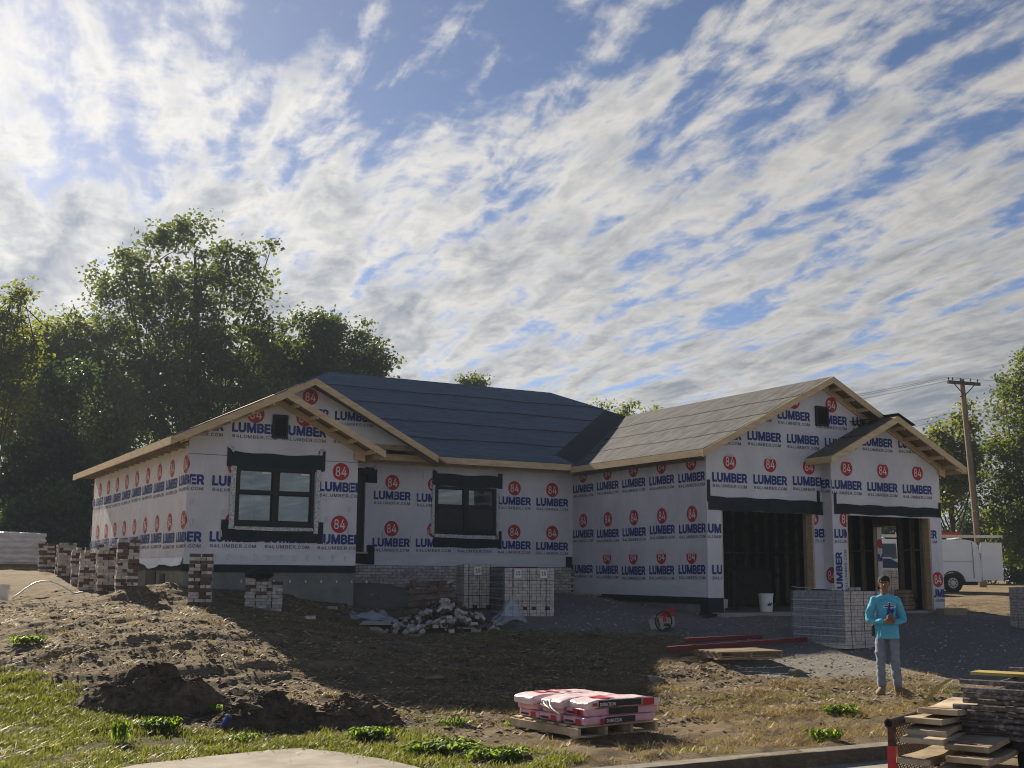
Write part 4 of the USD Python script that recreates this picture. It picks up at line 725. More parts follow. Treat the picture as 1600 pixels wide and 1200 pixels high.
tree('distant_tree', 'sparse tree tops above the valley between main roof and garage roof', (40.7, 58.5, 1.6), lob(980, k, 895, (955, 632, 34, 18, 0, 1, .35), (1000, 632, 30, 18, 0, 1, .6), (985, 690, 55, 50, 0, 2, 1)), 'leaf_yel', .2, 130, 60, .5, .2, 14, 60, 22)
# ------------------------------------------------------------------ utility pole and wires
pl = np.array([50.57, 41.28, 1.2]); ax = np.array([.872, -.489, 0])*math.cos(.35)+np.array([.489, .872, 0])*math.sin(.35)
UP = Thing('utility_pole', 'weathered wooden utility pole with one crossarm, beyond the van', 'utility pole', pl)
tp = np.array([-.55*.872, .55*.489, 10.65]); pt = lambda f: tp*f
UP.add('shaft', tube(np.array([pt(0)-[0, 0, .6], pt(.5), pt(1.0)]), [.19, .165, .13], 12), 'pole', smooth=True)
arm_c = tp+np.array([0, 0, -.22])
UP.add('crossarm', obx(arm_c+np.array([-.05, -.18, 0]), (2.05, .12, .16), rotz(math.atan2(ax[1], ax[0]))), 'arm')
for s in (-1, 1): UP.add('brace', beam(arm_c+ax*s*.62+np.array([-.05, -.2, -.06]), arm_c+np.array([0, -.14, -.62]), .05, .02), 'arm')
ins = []
for q in (-.98, -.72, -.22, .42, .88):
    c = arm_c+ax*q+np.array([-.05, -.18, .08]); ins.append(c+[0, 0, .17])
    UP.add('insulator', cat(tube([c, c+[0, 0, .08]], .02, 6), tube([c+[0, 0, .08], c+[0, 0, .13], c+[0, 0, .17]], [.055, .05, .025], 8)), 'ceramic')
UP.add('hardware', cat(obx(tp+[0, 0, -.9], (.3, .05, .06)), obx(tp+[.05, 0, -1.7], (.12, .3, .06))), 'arm')
end = [np.array([17.0, 62.0, 8.0]), np.array([17.0, 61.0, 7.6]), np.array([17.0, 60.0, 7.0]), np.array([16.0, 58.0, 4.6]), np.array([16.0, 57.6, 4.2])]
wl = ['topmost overhead wire from the utility pole crossarm', 'second overhead wire from the top at the crossarm', 'third overhead wire from the top, leaving the middle of the crossarm', 'fourth overhead wire, fixed below the crossarm', 'lowest overhead wire on the utility pole']
for i in range(5):
    a = pl+(ins[i] if i < 3 else tp+np.array([0, -.15, -1.6-.25*(i-3)])); b = a+(end[i]-a)*1.0; t = np.linspace(0, 1, 14)[:, None]; pth = a+(b-a)*t; pth[:, 2] -= 4*1.0*(t*(1-t))[:, 0]
    solo('utility_wire', tube(pth, .008, 5, False), 'wire', wl[i], 'wire')
for i, lb in ((1, 'upper overhead wire running right from the pole into the tree'), (4, 'lower overhead wire running right from the pole into the tree')):
    a = pl+ins[i] if i == 1 else pl+tp+np.array([0, -.15, -1.9]); b = a+np.array([30, -18, .2]); t = np.linspace(0, 1, 12)[:, None]; pth = a+(b-a)*t; pth[:, 2] -= 4*.8*(t*(1-t))[:, 0]
    solo('utility_wire', tube(pth, .008, 5, False), 'wire', lb, 'wire')
# ------------------------------------------------------------------ van with open rear doors
vo = np.array([37.72, 34.74, 1.12]); VN = Thing('van', 'white cargo van with ladder rack and rear doors open', 'van', vo, math.atan2(.489, -.872))
# local x: forward, y: left side of the van away from the street; near side is y = +1?
def vprof(): return [(-2.85, .42), (-2.85, 1.2), (-2.80, 1.75), (-2.62, 2.02), (-2.3, 2.08), (1.0, 2.08), (1.25, 2.04), (1.55, 1.80), (1.95, 1.42), (2.10, 1.26), (2.75, 1.10), (2.88, .95), (2.92, .5), (2.85, .40)]
vp = P(vprof()); wheels = ((-1.72, .36), (1.92, .36))
for wx, wz in wheels: vp = vp.difference(Point(wx, wz).buffer(.46, 20))
m = trimesh.creation.extrude_polygon(vp.segmentize(.25), 2.0, engine='earcut'); v = np.array(m.vertices); yy = v[:, 2]-1.0; tum = 1-.10*np.clip((v[:, 1]-1.15)/.9, 0, 1)**1.3
VN.add('body', (np.stack([v[:, 0], yy*tum, v[:, 1]], 1), m.faces), 'van_white', smooth=25)
VN.add('underbody', bx(-2.7, 2.75, -.9, .9, .28, .44), 'van_dark')
def sidey(z): return 1.0*(1-.10*np.clip((z-1.15)/.9, 0, 1)**1.3)
def sidepanel(nm, poly, mat, out, side, parent=None):
    m = trimesh.creation.extrude_polygon(P(poly).segmentize(.15), .012, engine='earcut'); v = np.array(m.vertices); y = (sidey(v[:, 1])+out+v[:, 2]*.5)*side; return VN.add(nm, (np.stack([v[:, 0], y, v[:, 1]], 1), m.faces), mat, parent)
for s in (-1, 1):
    d = sidepanel('door', [(.42, .52), (.42, 1.98), (1.18, 1.98), (1.52, 1.70), (1.80, 1.36), (1.80, .9), (1.50, .62), (1.40, .52)], 'van_white', .004, s)
    sidepanel('window', [(.50, 1.30), (.50, 1.90), (1.14, 1.90), (1.42, 1.66), (1.66, 1.36), (1.66, 1.30)], 'van_glass', .014, s, d)
    VN.add('handle', obx((.55, s*1.015, 1.12), (.16, .03, .035)), 'van_dark', d)
    VN.add('mirror', obx((1.62, s*1.13, 1.40), (.08, .16, .24)), 'white_plastic'); VN.add('side_trim', obx((-.2, s*1.012, .62), (2.3, .02, .06)), 'van_white')
    VN.add('tail_lamp', obx((-2.84, s*.90, 1.35), (.06, .12, .42)), 'lamp_red'); VN.add('headlight', obx((2.90, s*.72, .92), (.06, .36, .18)), 'white_plastic')
    # rear door swung wide open
    rd = cbx((.86, .05, 1.5), .02); th = s*math.radians(96)
    VN.add('rear_door', move(rd, (-2.88-.42, s*.985, 1.22), rotz(math.radians(3)*s)), 'van_white', label='open rear cargo door')
for s in (-1, 1):
    for x in (.36, -1.0, -2.55): VN.add('panel_seam', cat(*[obx((x, s*(sidey(z)+.003), z), (.018, .006, .13)) for z in np.arange(.62, 1.95, .12)]), 'van_dark')
    VN.add('panel_seam', obx((-1.1, s*1.006, 1.22), (2.9, .006, .015)), 'van_trim_grey'); VN.add('wheel_arch', tube([(-1.72+.47*math.cos(a), s*1.0, .36+.47*math.sin(a)) for a in np.linspace(.05, math.pi-.05, 14)], .02, 6), 'van_dark')
VN.add('windscreen', move(obx((0, 0, 0), (.02, 1.66, .62), roty(math.radians(-43))), (1.80, 0, 1.64)), 'van_glass')
VN.add('cargo_interior', bx(-2.87, -2.855, -.82, .82, .55, 1.95), 'van_dark')
VN.add('bumper', cbx((.14, 1.9, .2), .03) if 0 else move(cbx((.14, 1.9, .2), .03), (-2.9, 0, .5)), 'steel'); VN.add('bumper', move(cbx((.16, 1.9, .24), .04), (2.92, 0, .52)), 'van_dark'); VN.add('grille', obx((2.90, 0, .92), (.05, 1.0, .22)), 'van_dark')
for wx, wz in wheels:
    for s in (-1, 1):
        c = np.array([wx, s*.86, wz]); tr = trimesh.creation.annulus(r_min=.21, r_max=.375, height=.24); tr.apply_transform(trimesh.transformations.rotation_matrix(math.pi/2, [1, 0, 0]))
        w = VN.add('wheel', move(tm(tr), c), 'tyre', smooth=40)
        rim = trimesh.creation.cylinder(.215, .16, sections=24); rim.apply_transform(trimesh.transformations.rotation_matrix(math.pi/2, [1, 0, 0])); VN.add('rim', move(tm(rim), c), 'steel', w, smooth=40)
        hub = trimesh.creation.cylinder(.07, .21, sections=12); hub.apply_transform(trimesh.transformations.rotation_matrix(math.pi/2, [1, 0, 0])); VN.add('hub_cap', move(tm(hub), c), 'steel', w)
        VN.add('rim_slots', cat(*[obx(c+np.array([.135*math.cos(a), s*.085, .135*math.sin(a)]), (.05, .02, .05)) for a in np.arange(8)*math.pi/4]), 'van_dark', w)
for q in (-2.2, -.6, .9):
    VN.add('roof_rack', cat(obx((q, 0, 2.15), (.05, 1.6, .05)), obx((q, -.78, 2.10), (.05, .05, .12)), obx((q, .78, 2.10), (.05, .05, .12))), 'steel')
def ladder(name, label, x0, x1, y, z, mat, wd=.42):
    T = Thing(name, label, 'ladder', vo+rotz(math.atan2(.489, -.872)) @ np.array([0, y, z]), math.atan2(.489, -.872))
    for s in (-1, 1): T.add('rail', bx(x0, x1, s*wd/2-.02, s*wd/2+.02, -.05, .05), mat)
    for q in np.arange(x0+.2, x1, .3): T.add('rung', tube([(q, -wd/2, 0), (q, wd/2, 0)], .017, 6), 'ladder_alu')
ladder('ladder', 'aluminium extension ladder overhanging the rear of the van roof', -3.9, 1.6, .45, 2.225, 'ladder_alu'); ladder('ladder', 'red fibreglass ladder on top of the van rack', -2.2, .3, .55, 2.33, 'ladder_red'); ladder('ladder', 'second red fibreglass ladder stacked highest on the van rack', -1.3, .1, .5, 2.435, 'ladder_red')
# silver car partly seen through the garage side door
so = np.array([33.0, 31.9, 1.02]); ra = math.atan2(.489, -.872)+math.radians(180+28)
SC = Thing('car', 'silver car seen through the side door of the garage', 'car', so, ra)
cp_ = P([(-2.2, .35), (-2.25, .75), (-2.0, .95), (-1.5, 1.0), (-.9, 1.38), (.35, 1.40), (1.15, 1.0), (2.0, .85), (2.25, .62), (2.25, .35)])
for wx in (-1.35, 1.4): cp_ = cp_.difference(Point(wx, .32).buffer(.38, 16))
m = trimesh.creation.extrude_polygon(cp_.segmentize(.2), 1.74, engine='earcut'); v = np.array(m.vertices); yy = (v[:, 2]-.87)*(1-.22*np.clip((v[:, 1]-.85)/.55, 0, 1)); SC.add('body', (np.stack([v[:, 0], yy, v[:, 1]], 1), m.faces), 'silver', smooth=30)
for s in (-1, 1):
    SC.add('window', (np.array([[-1.2, s*.862, 1.02], [.95, s*.862, 1.02], [.33, s*.712, 1.34], [-.85, s*.712, 1.34]]), np.array([[0, 1, 2], [0, 2, 3]])), 'van_glass')
    for wx in (-1.35, 1.4):
        tr = trimesh.creation.annulus(r_min=.19, r_max=.32, height=.2); tr.apply_transform(trimesh.transformations.rotation_matrix(math.pi/2, [1, 0, 0])); w = SC.add('wheel', move(tm(tr), (wx, s*.76, .32)), 'tyre', smooth=40)
        rim = trimesh.creation.cylinder(.2, .15, sections=20); rim.apply_transform(trimesh.transformations.rotation_matrix(math.pi/2, [1, 0, 0])); SC.add('rim', move(tm(rim), (wx, s*.76, .32)), 'steel', w)
SC.add('windscreen', (np.array([[.40, -.66, 1.375], [1.12, -.78, 1.03], [1.12, .78, 1.03], [.40, .66, 1.375]])+[.015, 0, .012], np.array([[0, 1, 2], [0, 2, 3]])), 'van_glass'); SC.add('rear_window', (np.array([[-.93, -.66, 1.37], [-1.46, -.78, 1.02], [-1.46, .78, 1.02], [-.93, .66, 1.37]])+[-.015, 0, .012], np.array([[0, 2, 1], [0, 3, 2]])), 'van_glass')
# ------------------------------------------------------------------ brick stacks: every brick
def brick_stack(label, u, v, n, rz, brown, seed, lean=0, dz=0, pairs=2, group=None):
    rr = random.Random(seed); z0 = gz(u, v)-.03+dz; T = Thing('brick_stack', label, 'brick stack', (u, v, z0), rz, group); h = .061
    for L in range(n):
        for i in range(2*pairs if L % 2 == 0 else 2*pairs):
            if L == n-1 and rr.random() < .25: continue
            if L % 2 == 0: c = ((i % 2-.5)*.20, (i//2-(pairs-1)/2)*.2+.0, 0); s = (.19, .095, .057)
            else: c = ((i-(2*pairs-1)/2)*.1 if pairs == 2 else (i-.5)*.1, 0, 0); s = (.092, .19*1.0, .057)
            if L % 2 == 0:
                c = ((i % 2-.5)*.20, (i//2-.5)*.10, 0)
            mat = 'brick_b' if rr.random() < (brown if L % 2 == 0 else brown*.45) else 'brick_w'
            q = np.array(c)+np.array([rr.uniform(-.012, .012)+lean*L*.004, rr.uniform(-.012, .012), .03+h*L])
            T.add('brick', move(cbx(s, .004), q, rotz(rr.uniform(-.05, .05))), mat)
    return T
SK = [(4.83, 33.87, 13, .2, .5, 'farthest brick stack beside the shrink-wrapped pallet'), (4.98, 32.0, 13, .1, .35, 'second farthest brick stack in the row along the wing'), (4.78, 30.4, 14, .0, .5, 'third farthest brick stack in the row along the wing, wider and darker'), (4.82, 28.6, 14, .15, .45, 'fourth farthest brick stack in the row, standing alone'), (4.72, 27.0, 14, .1, .5, 'fifth farthest brick stack in the row along the wing'), (4.88, 26.1, 14, .05, .35, 'sixth farthest brick stack, half hidden behind the two nearest'), (4.70, 24.8, 16, .2, .45, 'second nearest brick stack in the row along the wing'), (4.70, 23.0, 17, .1, .65, 'nearest and darkest brick stack of the row, at the corner of the shade')]
for i, (u, v, n, rz, br, lb) in enumerate(SK): brick_stack(lb, u, v, n, rz+YAW*-.3, br, 30+i, lean=(i % 3-1)*.5)
brick_stack('tall neat brick stack standing in front of the wing foundation', 5.64, 21.33, 15, -.35, .5, 50, dz=.02)
bs = brick_stack('short ragged brick stack topped with a dark cloth, left of the heap of sand', 6.80, 21.75, 9, -.5, .15, 51); brick_stack('short brick stack close against the cloth-topped one', 7.08, 21.75, 9, -.2, .2, 52)
cl = trimesh.creation.icosphere(3, 1.0); cv = np.array(cl.vertices); cv = cv*(np.array([.26, .2, .11])*(1+.5*(meshkit.fbm(cv*2.5+3, 3, 9)[:, None]-.5)*1.6)); solo('work_cloth', (cv+np.array([6.84, 21.72, gz(6.8, 21.75)+.60]), cl.faces), 'membrane', 'crumpled dark cloth lying on top of the short brick stack', 'cloth', smooth=True)
# ------------------------------------------------------------------ strapped cubes of brick
def brick_cube(label, u, v, rz, nx, ny, nz, seed, tags=(), film_left=False, holes=True, extra=0, dz=0):
    """origin at the corner nearest the street; bricks 95 x 60 ends outwards"""
    z0 = gz(u+.3, v+.3)-.02+dz; T = Thing('brick_cube', label, 'brick pallet', (u, v, z0), rz); rr = random.Random(seed); bw, bh = .0975, .0655
    A = {'brick_w': [], 'mortar': []}
    D = ny*.2
    A['mortar'].append(bx(.02, nx*bw-.02, .02, D-.02, .0, nz*bh-.03))  # solid core behind the bricks, its dark colour stands for gap shade
    for j in range(nz):
        for i in range(nx):
            if holes and j == 2 and i in (1, 4, 6, 9) and nx > 8: continue
            if holes and nx <= 8 and j == 0 and i in (2, 5): continue
            A['brick_w'].append(obx((bw*(i+.5)+rr.uniform(-.003, .003), .095+rr.uniform(-.008, .006), bh*(j+.5)), (bw-.006, .19, bh-.006), rotz(rr.uniform(-.015, .015))))
        for i in range(1, ny):
            for s in (0, 1): A['brick_w'].append(obx((.05+s*(nx*bw-.1)+rr.uniform(-.006, .006), .2*(i+.5)-.005, bh*(j+.5)), (.095, .19, bh-.006)))
    for i in range(nx):
        for q in range(1, ny): A['brick_w'].append(obx((bw*(i+.5), .2*(q+.5)-.005, nz*bh-.034+rr.uniform(-.004, .004)), (bw-.008, .19, .058)))
    T.add('bricks', cat(*A['brick_w']), 'brick_w', kind='stuff'); T.add('core', cat(*A['mortar']), 'gap_shade')
    W, Hh = nx*bw, nz*bh
    for x in np.linspace(W*.16, W*.84, 3): T.add('strap', cat(obx((x, -.006, Hh/2), (.009, .004, Hh)), obx((x, D/2, Hh+.004), (.009, D, .004))), 'dark')
    for z in (Hh*.3, Hh*.75): T.add('strap', cat(obx((W/2, -.009, z), (W, .004, .007)), obx((-.006, D/2, z), (.004, D, .007))), 'dark')
    for tx, tz, txt in tags:
        t = T.add('tag', bx(tx, tx+.15, -.016, -.0125, tz, tz+.17), 'paper'); sh = word(txt, tx+.03, tz+.05, .10, .085, 4); T.add('tag_print', flat(sh, lambda p: np.stack([p[:, 0], np.full(len(p), -.0185), p[:, 1]], 1)), 'print_dark', t)
    if film_left:
        T.add('stretch_film', bx(-.035, -.028, -.02, D+.02, .1, Hh+.02), 'film_thin')
        for k in range(6): T.add('film_fold', obx((-.04, D/2, Hh*(.22+.16*k)+.03*math.sin(k*4)), (.006, D*.98, .007), rotx(.06*math.sin(k*3))), 'shrink')
    T.W, T.D, T.H, T.z0 = W, D, Hh, z0; return T
P1 = brick_cube('large cube of pale bricks beside the standing man', 16.31, 16.43, math.radians(8.7), 12, 6, 16, 61, (), True, False)
for x, y, lb in ((.42, .52, 'loose pale brick on the cube beside the man, left of three'), (.62, .30, 'loose pale brick on the cube beside the man, middle of three'), (.93, .40, 'loose pale brick on the cube beside the man, right of three')):
    c = rotz(math.radians(8.7)) @ np.array([x, y, 0])+P1.loc; solo('loose_brick', move(cbx((.19, .09, .06), .005), (c[0], c[1], P1.z0+P1.H+.035+.004), rotz(.3+x)), 'brick_w', lb, 'brick')
solo('membrane_scrap', obx((P1.loc[0]+.35, P1.loc[1]+.85, P1.z0+P1.H+.02), (.5, .35, .02), rotz(.4)), 'membrane', 'black plastic scrap on top of the cube beside the man', 'plastic scrap')
P3 = brick_cube('cube of pale bricks with two number tags in front of the brick skirt', 11.95, 21.55, math.radians(-12.3), 11, 6, 15, 62, ((.20, .78, '15'), (.76, .78, '15')), True)
solo('loose_brick', move(cbx((.19, .09, .06), .005), (12.45, 22.2, P3.z0+P3.H+.04), rotz(.5)), 'brick_w', 'single loose brick on the cube with two number tags', 'brick')
solo('membrane_scrap', obx((12.5, 22.1, P3.z0+P3.H+.012), (.8, .5, .012), rotz(.1)), 'membrane', 'black plastic sheet on top of the cube with two number tags', 'plastic sheet')
P2 = brick_cube('narrow cube of bricks with one number tag beside the rubble heap', 11.62, 22.75, math.radians(-19.5), 7, 6, 14, 63, ((.22, .70, '15'),), False)
P4 = brick_cube('cube of pale bricks cut off by the right edge of the picture', 22.62, 16.56, math.radians(3), 11, 6, 15, 64, (), False, False)
for x, y, lb in ((.1, .3, 'loose brick on the cube at the right edge, left one'), (.3, .12, 'loose brick on the cube at the right edge, right one')):
    solo('loose_brick', move(cbx((.19, .09, .06), .005), (22.62+x, 16.56+y, P4.z0+P4.H+.035), rotz(x*3)), 'brick_w', lb, 'brick')
P5 = brick_cube('sunlit pale brick cube seen through the side door of the garage', 27.0, 25.9, math.radians(-8), 12, 6, 15, 65, (), False, False)
# ------------------------------------------------------------------ shrink-wrapped pallet, bucket and hose at the left
def bulge(s, n, amp, seed, waves=0):
    b = trimesh.creation.box(s); b = b.subdivide_to_size(max(s)/n) if hasattr(b, 'subdivide_to_size') else b; v = np.array(b.vertices); h = np.array(s)/2; q = v/h
    r = np.clip(np.abs(q), 0, 1); ed = (r > .86).sum(1) >= 2; nrm = q/np.linalg.norm(q, axis=1)[:, None]
    v = v+nrm*((meshkit.fbm(v*6+seed, 3, seed)-.5)*amp*2)[:, None]-nrm*(ed*amp*1.2)[:, None]
    if waves: v[:, :2] += nrm[:, :2]*(np.abs(np.sin((v[:, 2]/s[2]+.5)*np.pi*waves))[:, None]-.6)*amp*2.0
    return v, np.array(b.faces)
z = gz(4.8, 39)
T = Thing('shrink_wrapped_pallet', 'tall pallet load in shiny white shrink wrap at far left', 'pallet', (4.75, 38.9, z), .25)
T.add('wrapped_load', move(bulge((1.5, 1.3, .98), 22, .03, 3, 6), (-.2, 0, .62)), 'shrink', smooth=50)
T.add('pallet_deck', cat(*[obx((-.2, -.55+.22*k, .11), (1.4, .14, .02)) for k in range(6)], *[obx((-.2, y, .05), (1.4, .09, .09)) for y in (-.5, 0, .5)]), 'wood_old')
z = gz(2.98, 26.3)
T = Thing('bucket', 'white bucket cut off by the left edge of the picture', 'bucket', (2.93, 26.3, z-.02))
pr = np.array([[0, 0], [.13, 0], [.155, .36], [.165, .36], [.165, .385], [.145, .385], [.125, .03], [0, .03]]); T.add('shell', tm(trimesh.creation.revolve(pr, sections=28)), 'white_plastic', smooth=40); T.add('rim_band', tm(trimesh.creation.annulus(.157, .172, .03).apply_translation([0, 0, .30])), 'white_plastic'); T.add('contents', tm(trimesh.creation.cylinder(.13, .02).apply_translation([0, 0, .3])), 'dark')
t = np.linspace(0, 1, 24); hx = 3.12+1.35*t; hy = 26.1+.25*np.sin(t*3); hz = np.array([gz(a, b) for a, b in zip(hx, hy)])+.02+.26*np.sin(np.pi*np.minimum(t*1.15, 1))**.8
solo('hose', tube(np.stack([hx, hy, hz], 1), .017, 7), 'white_plastic', 'pale hose arching over the dirt beside the white bucket', 'hose', smooth=True)
solo('leaning_board', obx((5.35, 25.6, gz(5.35, 25.6)+.30), (.05, .25, .80), rotx(.35) @ rotz(.3)), 'wood_old', 'short board leaning by the foundation corner behind the brick stacks', 'board')
# ------------------------------------------------------------------ rubble, sheeting, cardboard
z = gz(10.1, 20.9); T = Thing('brick_rubble_heap', 'heap of broken pale and brown bricks under a tilted pallet', 'brick heap', (10.15, 20.95, z))
rr = random.Random(77)
for k in range(190):
    a, r = rr.uniform(0, 6.283), rr.random()**.75; x, y = 1.25*r*math.cos(a)+.1, .85*r*math.sin(a); hgt = max(0, .55*(1-r**1.3))*(1 if x > -.4 else .5)
    s = (rr.uniform(.09, .2), .09, .06); R = rotz(rr.uniform(0, 6)) @ rotx(rr.uniform(-.9, .9)) @ roty(rr.uniform(-.7, .7))
    T.add('brick', move(cbx(s, .005), (x, y, max(gz(10.15+x, 20.95+y)-z, -.2)+.04+hgt*rr.uniform(.35, 1.0)), R), 'brick_b' if rr.random() < .38 else 'brick_w')
for k in range(14):
    x, y = rr.uniform(-1.2, 1.2), rr.uniform(-.95, .3); T.add('scrap', obx((x, y, max(gz(10.15+x, 20.95+y)-z, -.2)+.07), (rr.uniform(.25, .6), rr.uniform(.04, .14), .018), rotz(rr.uniform(0, 3.1)) @ rotx(rr.uniform(-.3, .3))), ('wood_dark', 'wood_old', 'card')[k % 3])
T2 = Thing('broken_pallet', 'dark broken pallet tilted up on the brick heap', 'pallet', (10.15, 21.25, z), -.28)
Rp = rotx(math.radians(38)) @ roty(math.radians(-6))
for k in range(5): T2.add('slat', move(obx((0, -.4+.2*k, .02), (.95, .13, .02)), (0, 0, .60), Rp), 'wood_dark')
for x in (-.42, 0, .42): T2.add('runner', move(obx((x, 0, -.05), (.05, .95, .10)), (0, 0, .60), Rp), 'wood_dark')
for i, (x, y, zz, lb) in enumerate(((-.25, .25, .86, 'brown brick end standing on the upper left of the broken pallet'), (.28, .15, .84, 'brown brick standing on the right of the broken pallet'), (.46, .12, .88, 'pale broken brick standing at the right end of the broken pallet'))):
    solo('brick_piece', move(cbx((.1, .09, .17), .006), (10.15+x, 21.3+y, z+zz), rotx(.2*i-.2) @ roty(.3*i-.2)), 'brick_b' if i < 2 else 'brick_w', lb, 'brick')
rr = random.Random(78)
def sheet_mesh(cx, cy, sx, sy, hgt, seed, rz=0, n=26):
    g = np.linspace(-1, 1, n); X, Y = np.meshgrid(g, g, indexing='ij'); Q = np.stack([X, Y, 0*X], -1); e = meshkit.fbm(Q*1.6+seed, 4, seed); x = X*sx*(1+.25*(meshkit.fbm(Q*1.1, 2, seed+1)-.5)); y = Y*sy*(1+.3*(meshkit.fbm(Q*1.3, 2, seed+2)-.5))
    c, s = math.cos(rz), math.sin(rz); wx, wy = cx+c*x-s*y, cy+s*x+c*y; H_ = ground_z(wx, wy)+.015+hgt*np.clip(e-.32, 0, 1)*2.2*(1-.6*np.maximum(np.abs(X), np.abs(Y))**3)
    i = np.arange(n*n).reshape(n, n); f = np.vstack([np.stack([i[:-1, :-1], i[1:, :-1], i[1:, 1:]], -1).reshape(-1, 3), np.stack([i[:-1, :-1], i[1:, 1:], i[:-1, 1:]], -1).reshape(-1, 3)])
    return np.stack([wx, wy, H_], -1).reshape(-1, 3), f
solo('plastic_sheeting', sheet_mesh(9.45, 22.0, .62, .26, .24, 4, -.4), 'film', 'crumpled clear plastic lying left of the brick heap', 'plastic sheet', smooth=60)
v, f = sheet_mesh(11.45, 21.0, .62, .26, .14, 6, -.25); pk = np.exp(-(((v[:, 0]-11.75)/.2)**2+((v[:, 1]-20.95)/.3)**2)); v[:, 2] += .36*pk
solo('plastic_sheeting', (v, f), 'film', 'clear plastic pulled up into a peak in front of the brick cubes', 'plastic sheet', smooth=60)
zc = gz(9.2, 21.6); solo('cardboard_sheet', prism(P([(-.38, -.16), (-.3, .14), (-.05, .18), (.0, .08), (.1, .17), (.42, .1), (.3, -.17)]), .012, np.vstack([np.hstack([rotz(-.35) @ rotx(.18), [[9.2], [21.6], [zc+.06]]]), [0, 0, 0, 1]])), 'card', 'torn pale cardboard sheet lying on the shaded dirt', 'cardboard')
for i, (u, v_, lb) in enumerate(((8.93, 21.15, 'loose pale brick on the shaded dirt, left of a pair'), (9.22, 20.85, 'loose pale brick on the shaded dirt, right of a pair'), (8.55, 22.4, 'loose brick lying on the sand below the membrane'), (7.55, 20.9, 'small pale block alone on the dirt right of the stacks'), (9.95, 19.95, 'pale brick fallen nearest the street from the heap'), (10.6, 20.2, 'brick piece fallen at the right foot of the heap'))):
    solo('loose_brick', move(cbx((.19, .09, .065), .005), (u, v_, gz(u, v_)+.035), rotz(i*1.1) @ rotx(.15)), 'brick_w', lb, 'brick')
solo('lumber_piece', obx((14.2, 23.0, gz(14.2, 23.0)+.10), (1.9, .09, .04), rotz(-.9) @ roty(.05)), 'wood_old', 'bare board lying on the ground by the end of the brick skirt', 'board')
# crumpled mortar bag with a black loop
z = gz(14.36, 19.43); T = Thing('mortar_bag', 'torn red and white mortar bag with a black loop around it', 'bag', (14.36, 19.43, z), -.2)
bag = bulge((.48, .28, .27), 16, .06, 8); T.add('sack', move(bag, (0, 0, .15), rotz(.3) @ roty(-.25)), 'dusty', smooth=40)
T.add('red_flap', move(bulge((.42, .28, .12), 12, .045, 9), (.08, .03, .28), roty(-.35)), 'label_red', smooth=40); T.add('print_patch', move(obx((-.10, -.165, .2), (.2, .012, .08)), (0, 0, 0), rotz(.05)), 'label_red'); T.add('print_patch', obx((.02, -.172, .10), (.12, .012, .05)), 'label_black')
a = np.linspace(0, 2*np.pi, 26); T.add('loop', tube(np.stack([-.06+.19*np.cos(a), -.19+.03*np.cos(a), .17+.19*np.sin(a)], 1), .016, 6, False), 'black_plastic', smooth=True)
# lintels on a pallet
z = gz(13.5, 16.4); T = Thing('wooden_pallet', 'weathered wooden pallet under the red steel lintels', 'pallet', (13.55, 16.25, z), -.12)
for k in range(6): T.add('slat', obx((0, -.42+.17*k, .125), (1.3, .11, .022)), 'wood_old')
for k in range(3): T.add('slat', obx((0, -.40+.4*k, .012), (1.3, .11, .022)), 'wood_old')
for x in (-.6, 0, .6): T.add('runner', obx((x, 0, .07), (.045, .98, .09)), 'wood_old')
def angle(name, lb, p0, p1, s=.10):
    p0, p1 = np.array(p0, float), np.array(p1, float); solo(name, cat(vbeam(p0, p1, s, .009, np.array([.1, -1, 0])), beam(p0+[0, s/2, 0], p1+[0, s/2, 0], .009, s)), 'steel_red', lb, 'lintel')
angle('steel_lintel', 'longer dark red steel lintel angle lying across the pallet', (12.35, 16.55, gz(12.35, 16.55)+.17), (15.9, 17.0, gz(15.9, 17.0)+.15), .085)
angle('steel_lintel', 'shorter dark red steel lintel angle lying behind the longer one', (12.95, 16.85, gz(12.9, 16.8)+.24), (14.9, 17.1, gz(14.9, 17)+.22), .08)
# things in and by the garage
T = Thing('bucket', 'white bucket standing just inside the left garage opening', 'bucket', (17.95, 20.45, .945)); pr = np.array([[0, 0], [.135, 0], [.16, .37], [.17, .37], [.17, .395], [.15, .395], [.13, .03], [0, .03]])
T.add('shell', tm(trimesh.creation.revolve(pr, sections=28)), 'white_plastic', smooth=40); T.add('print', cat(*[obx((.05+.03*k-.12, -.158-.0, .15+.03*(k % 2)), (.03, .012, .04)) for k in range(4)]), 'label_black')
T.add('handle', tube(np.stack([.165*np.cos(np.linspace(0, np.pi, 14)), -.02+0*np.linspace(0, 1, 14), .33-.14*np.sin(np.linspace(0, np.pi, 14))], 1), .005, 5), 'steel')
solo('bucket_small', tm(trimesh.creation.revolve(np.array([[0, 0], [.10, 0], [.12, .22], [.11, .22], [.09, .02], [0, .02]]), sections=20).apply_translation([18.5, 22.6, .945])), 'white_plastic', 'small pale pail deep in the left garage bay', 'bucket', smooth=40)
v, f = bulge((1.5, .8, 1.0), 16, .07, 12); solo('covered_pile', (v+np.array([19.9, 23.6, 1.43]), f), 'dark', 'dark covered pile inside the left garage bay', 'pile', smooth=40)
T = Thing('jug', 'pale upright canister against the right garage opening', 'canister', (22.05, 21.0, .945)); T.add('body', tm(trimesh.creation.revolve(np.array([[0, 0], [.085, 0], [.09, .03], [.09, .40], [.05, .45], [.05, .49], [0, .49]]), sections=24)), 'white_plastic', smooth=40); T.add('cap', tm(trimesh.creation.cylinder(.055, .04).apply_translation([0, 0, .51])), 'black_plastic')
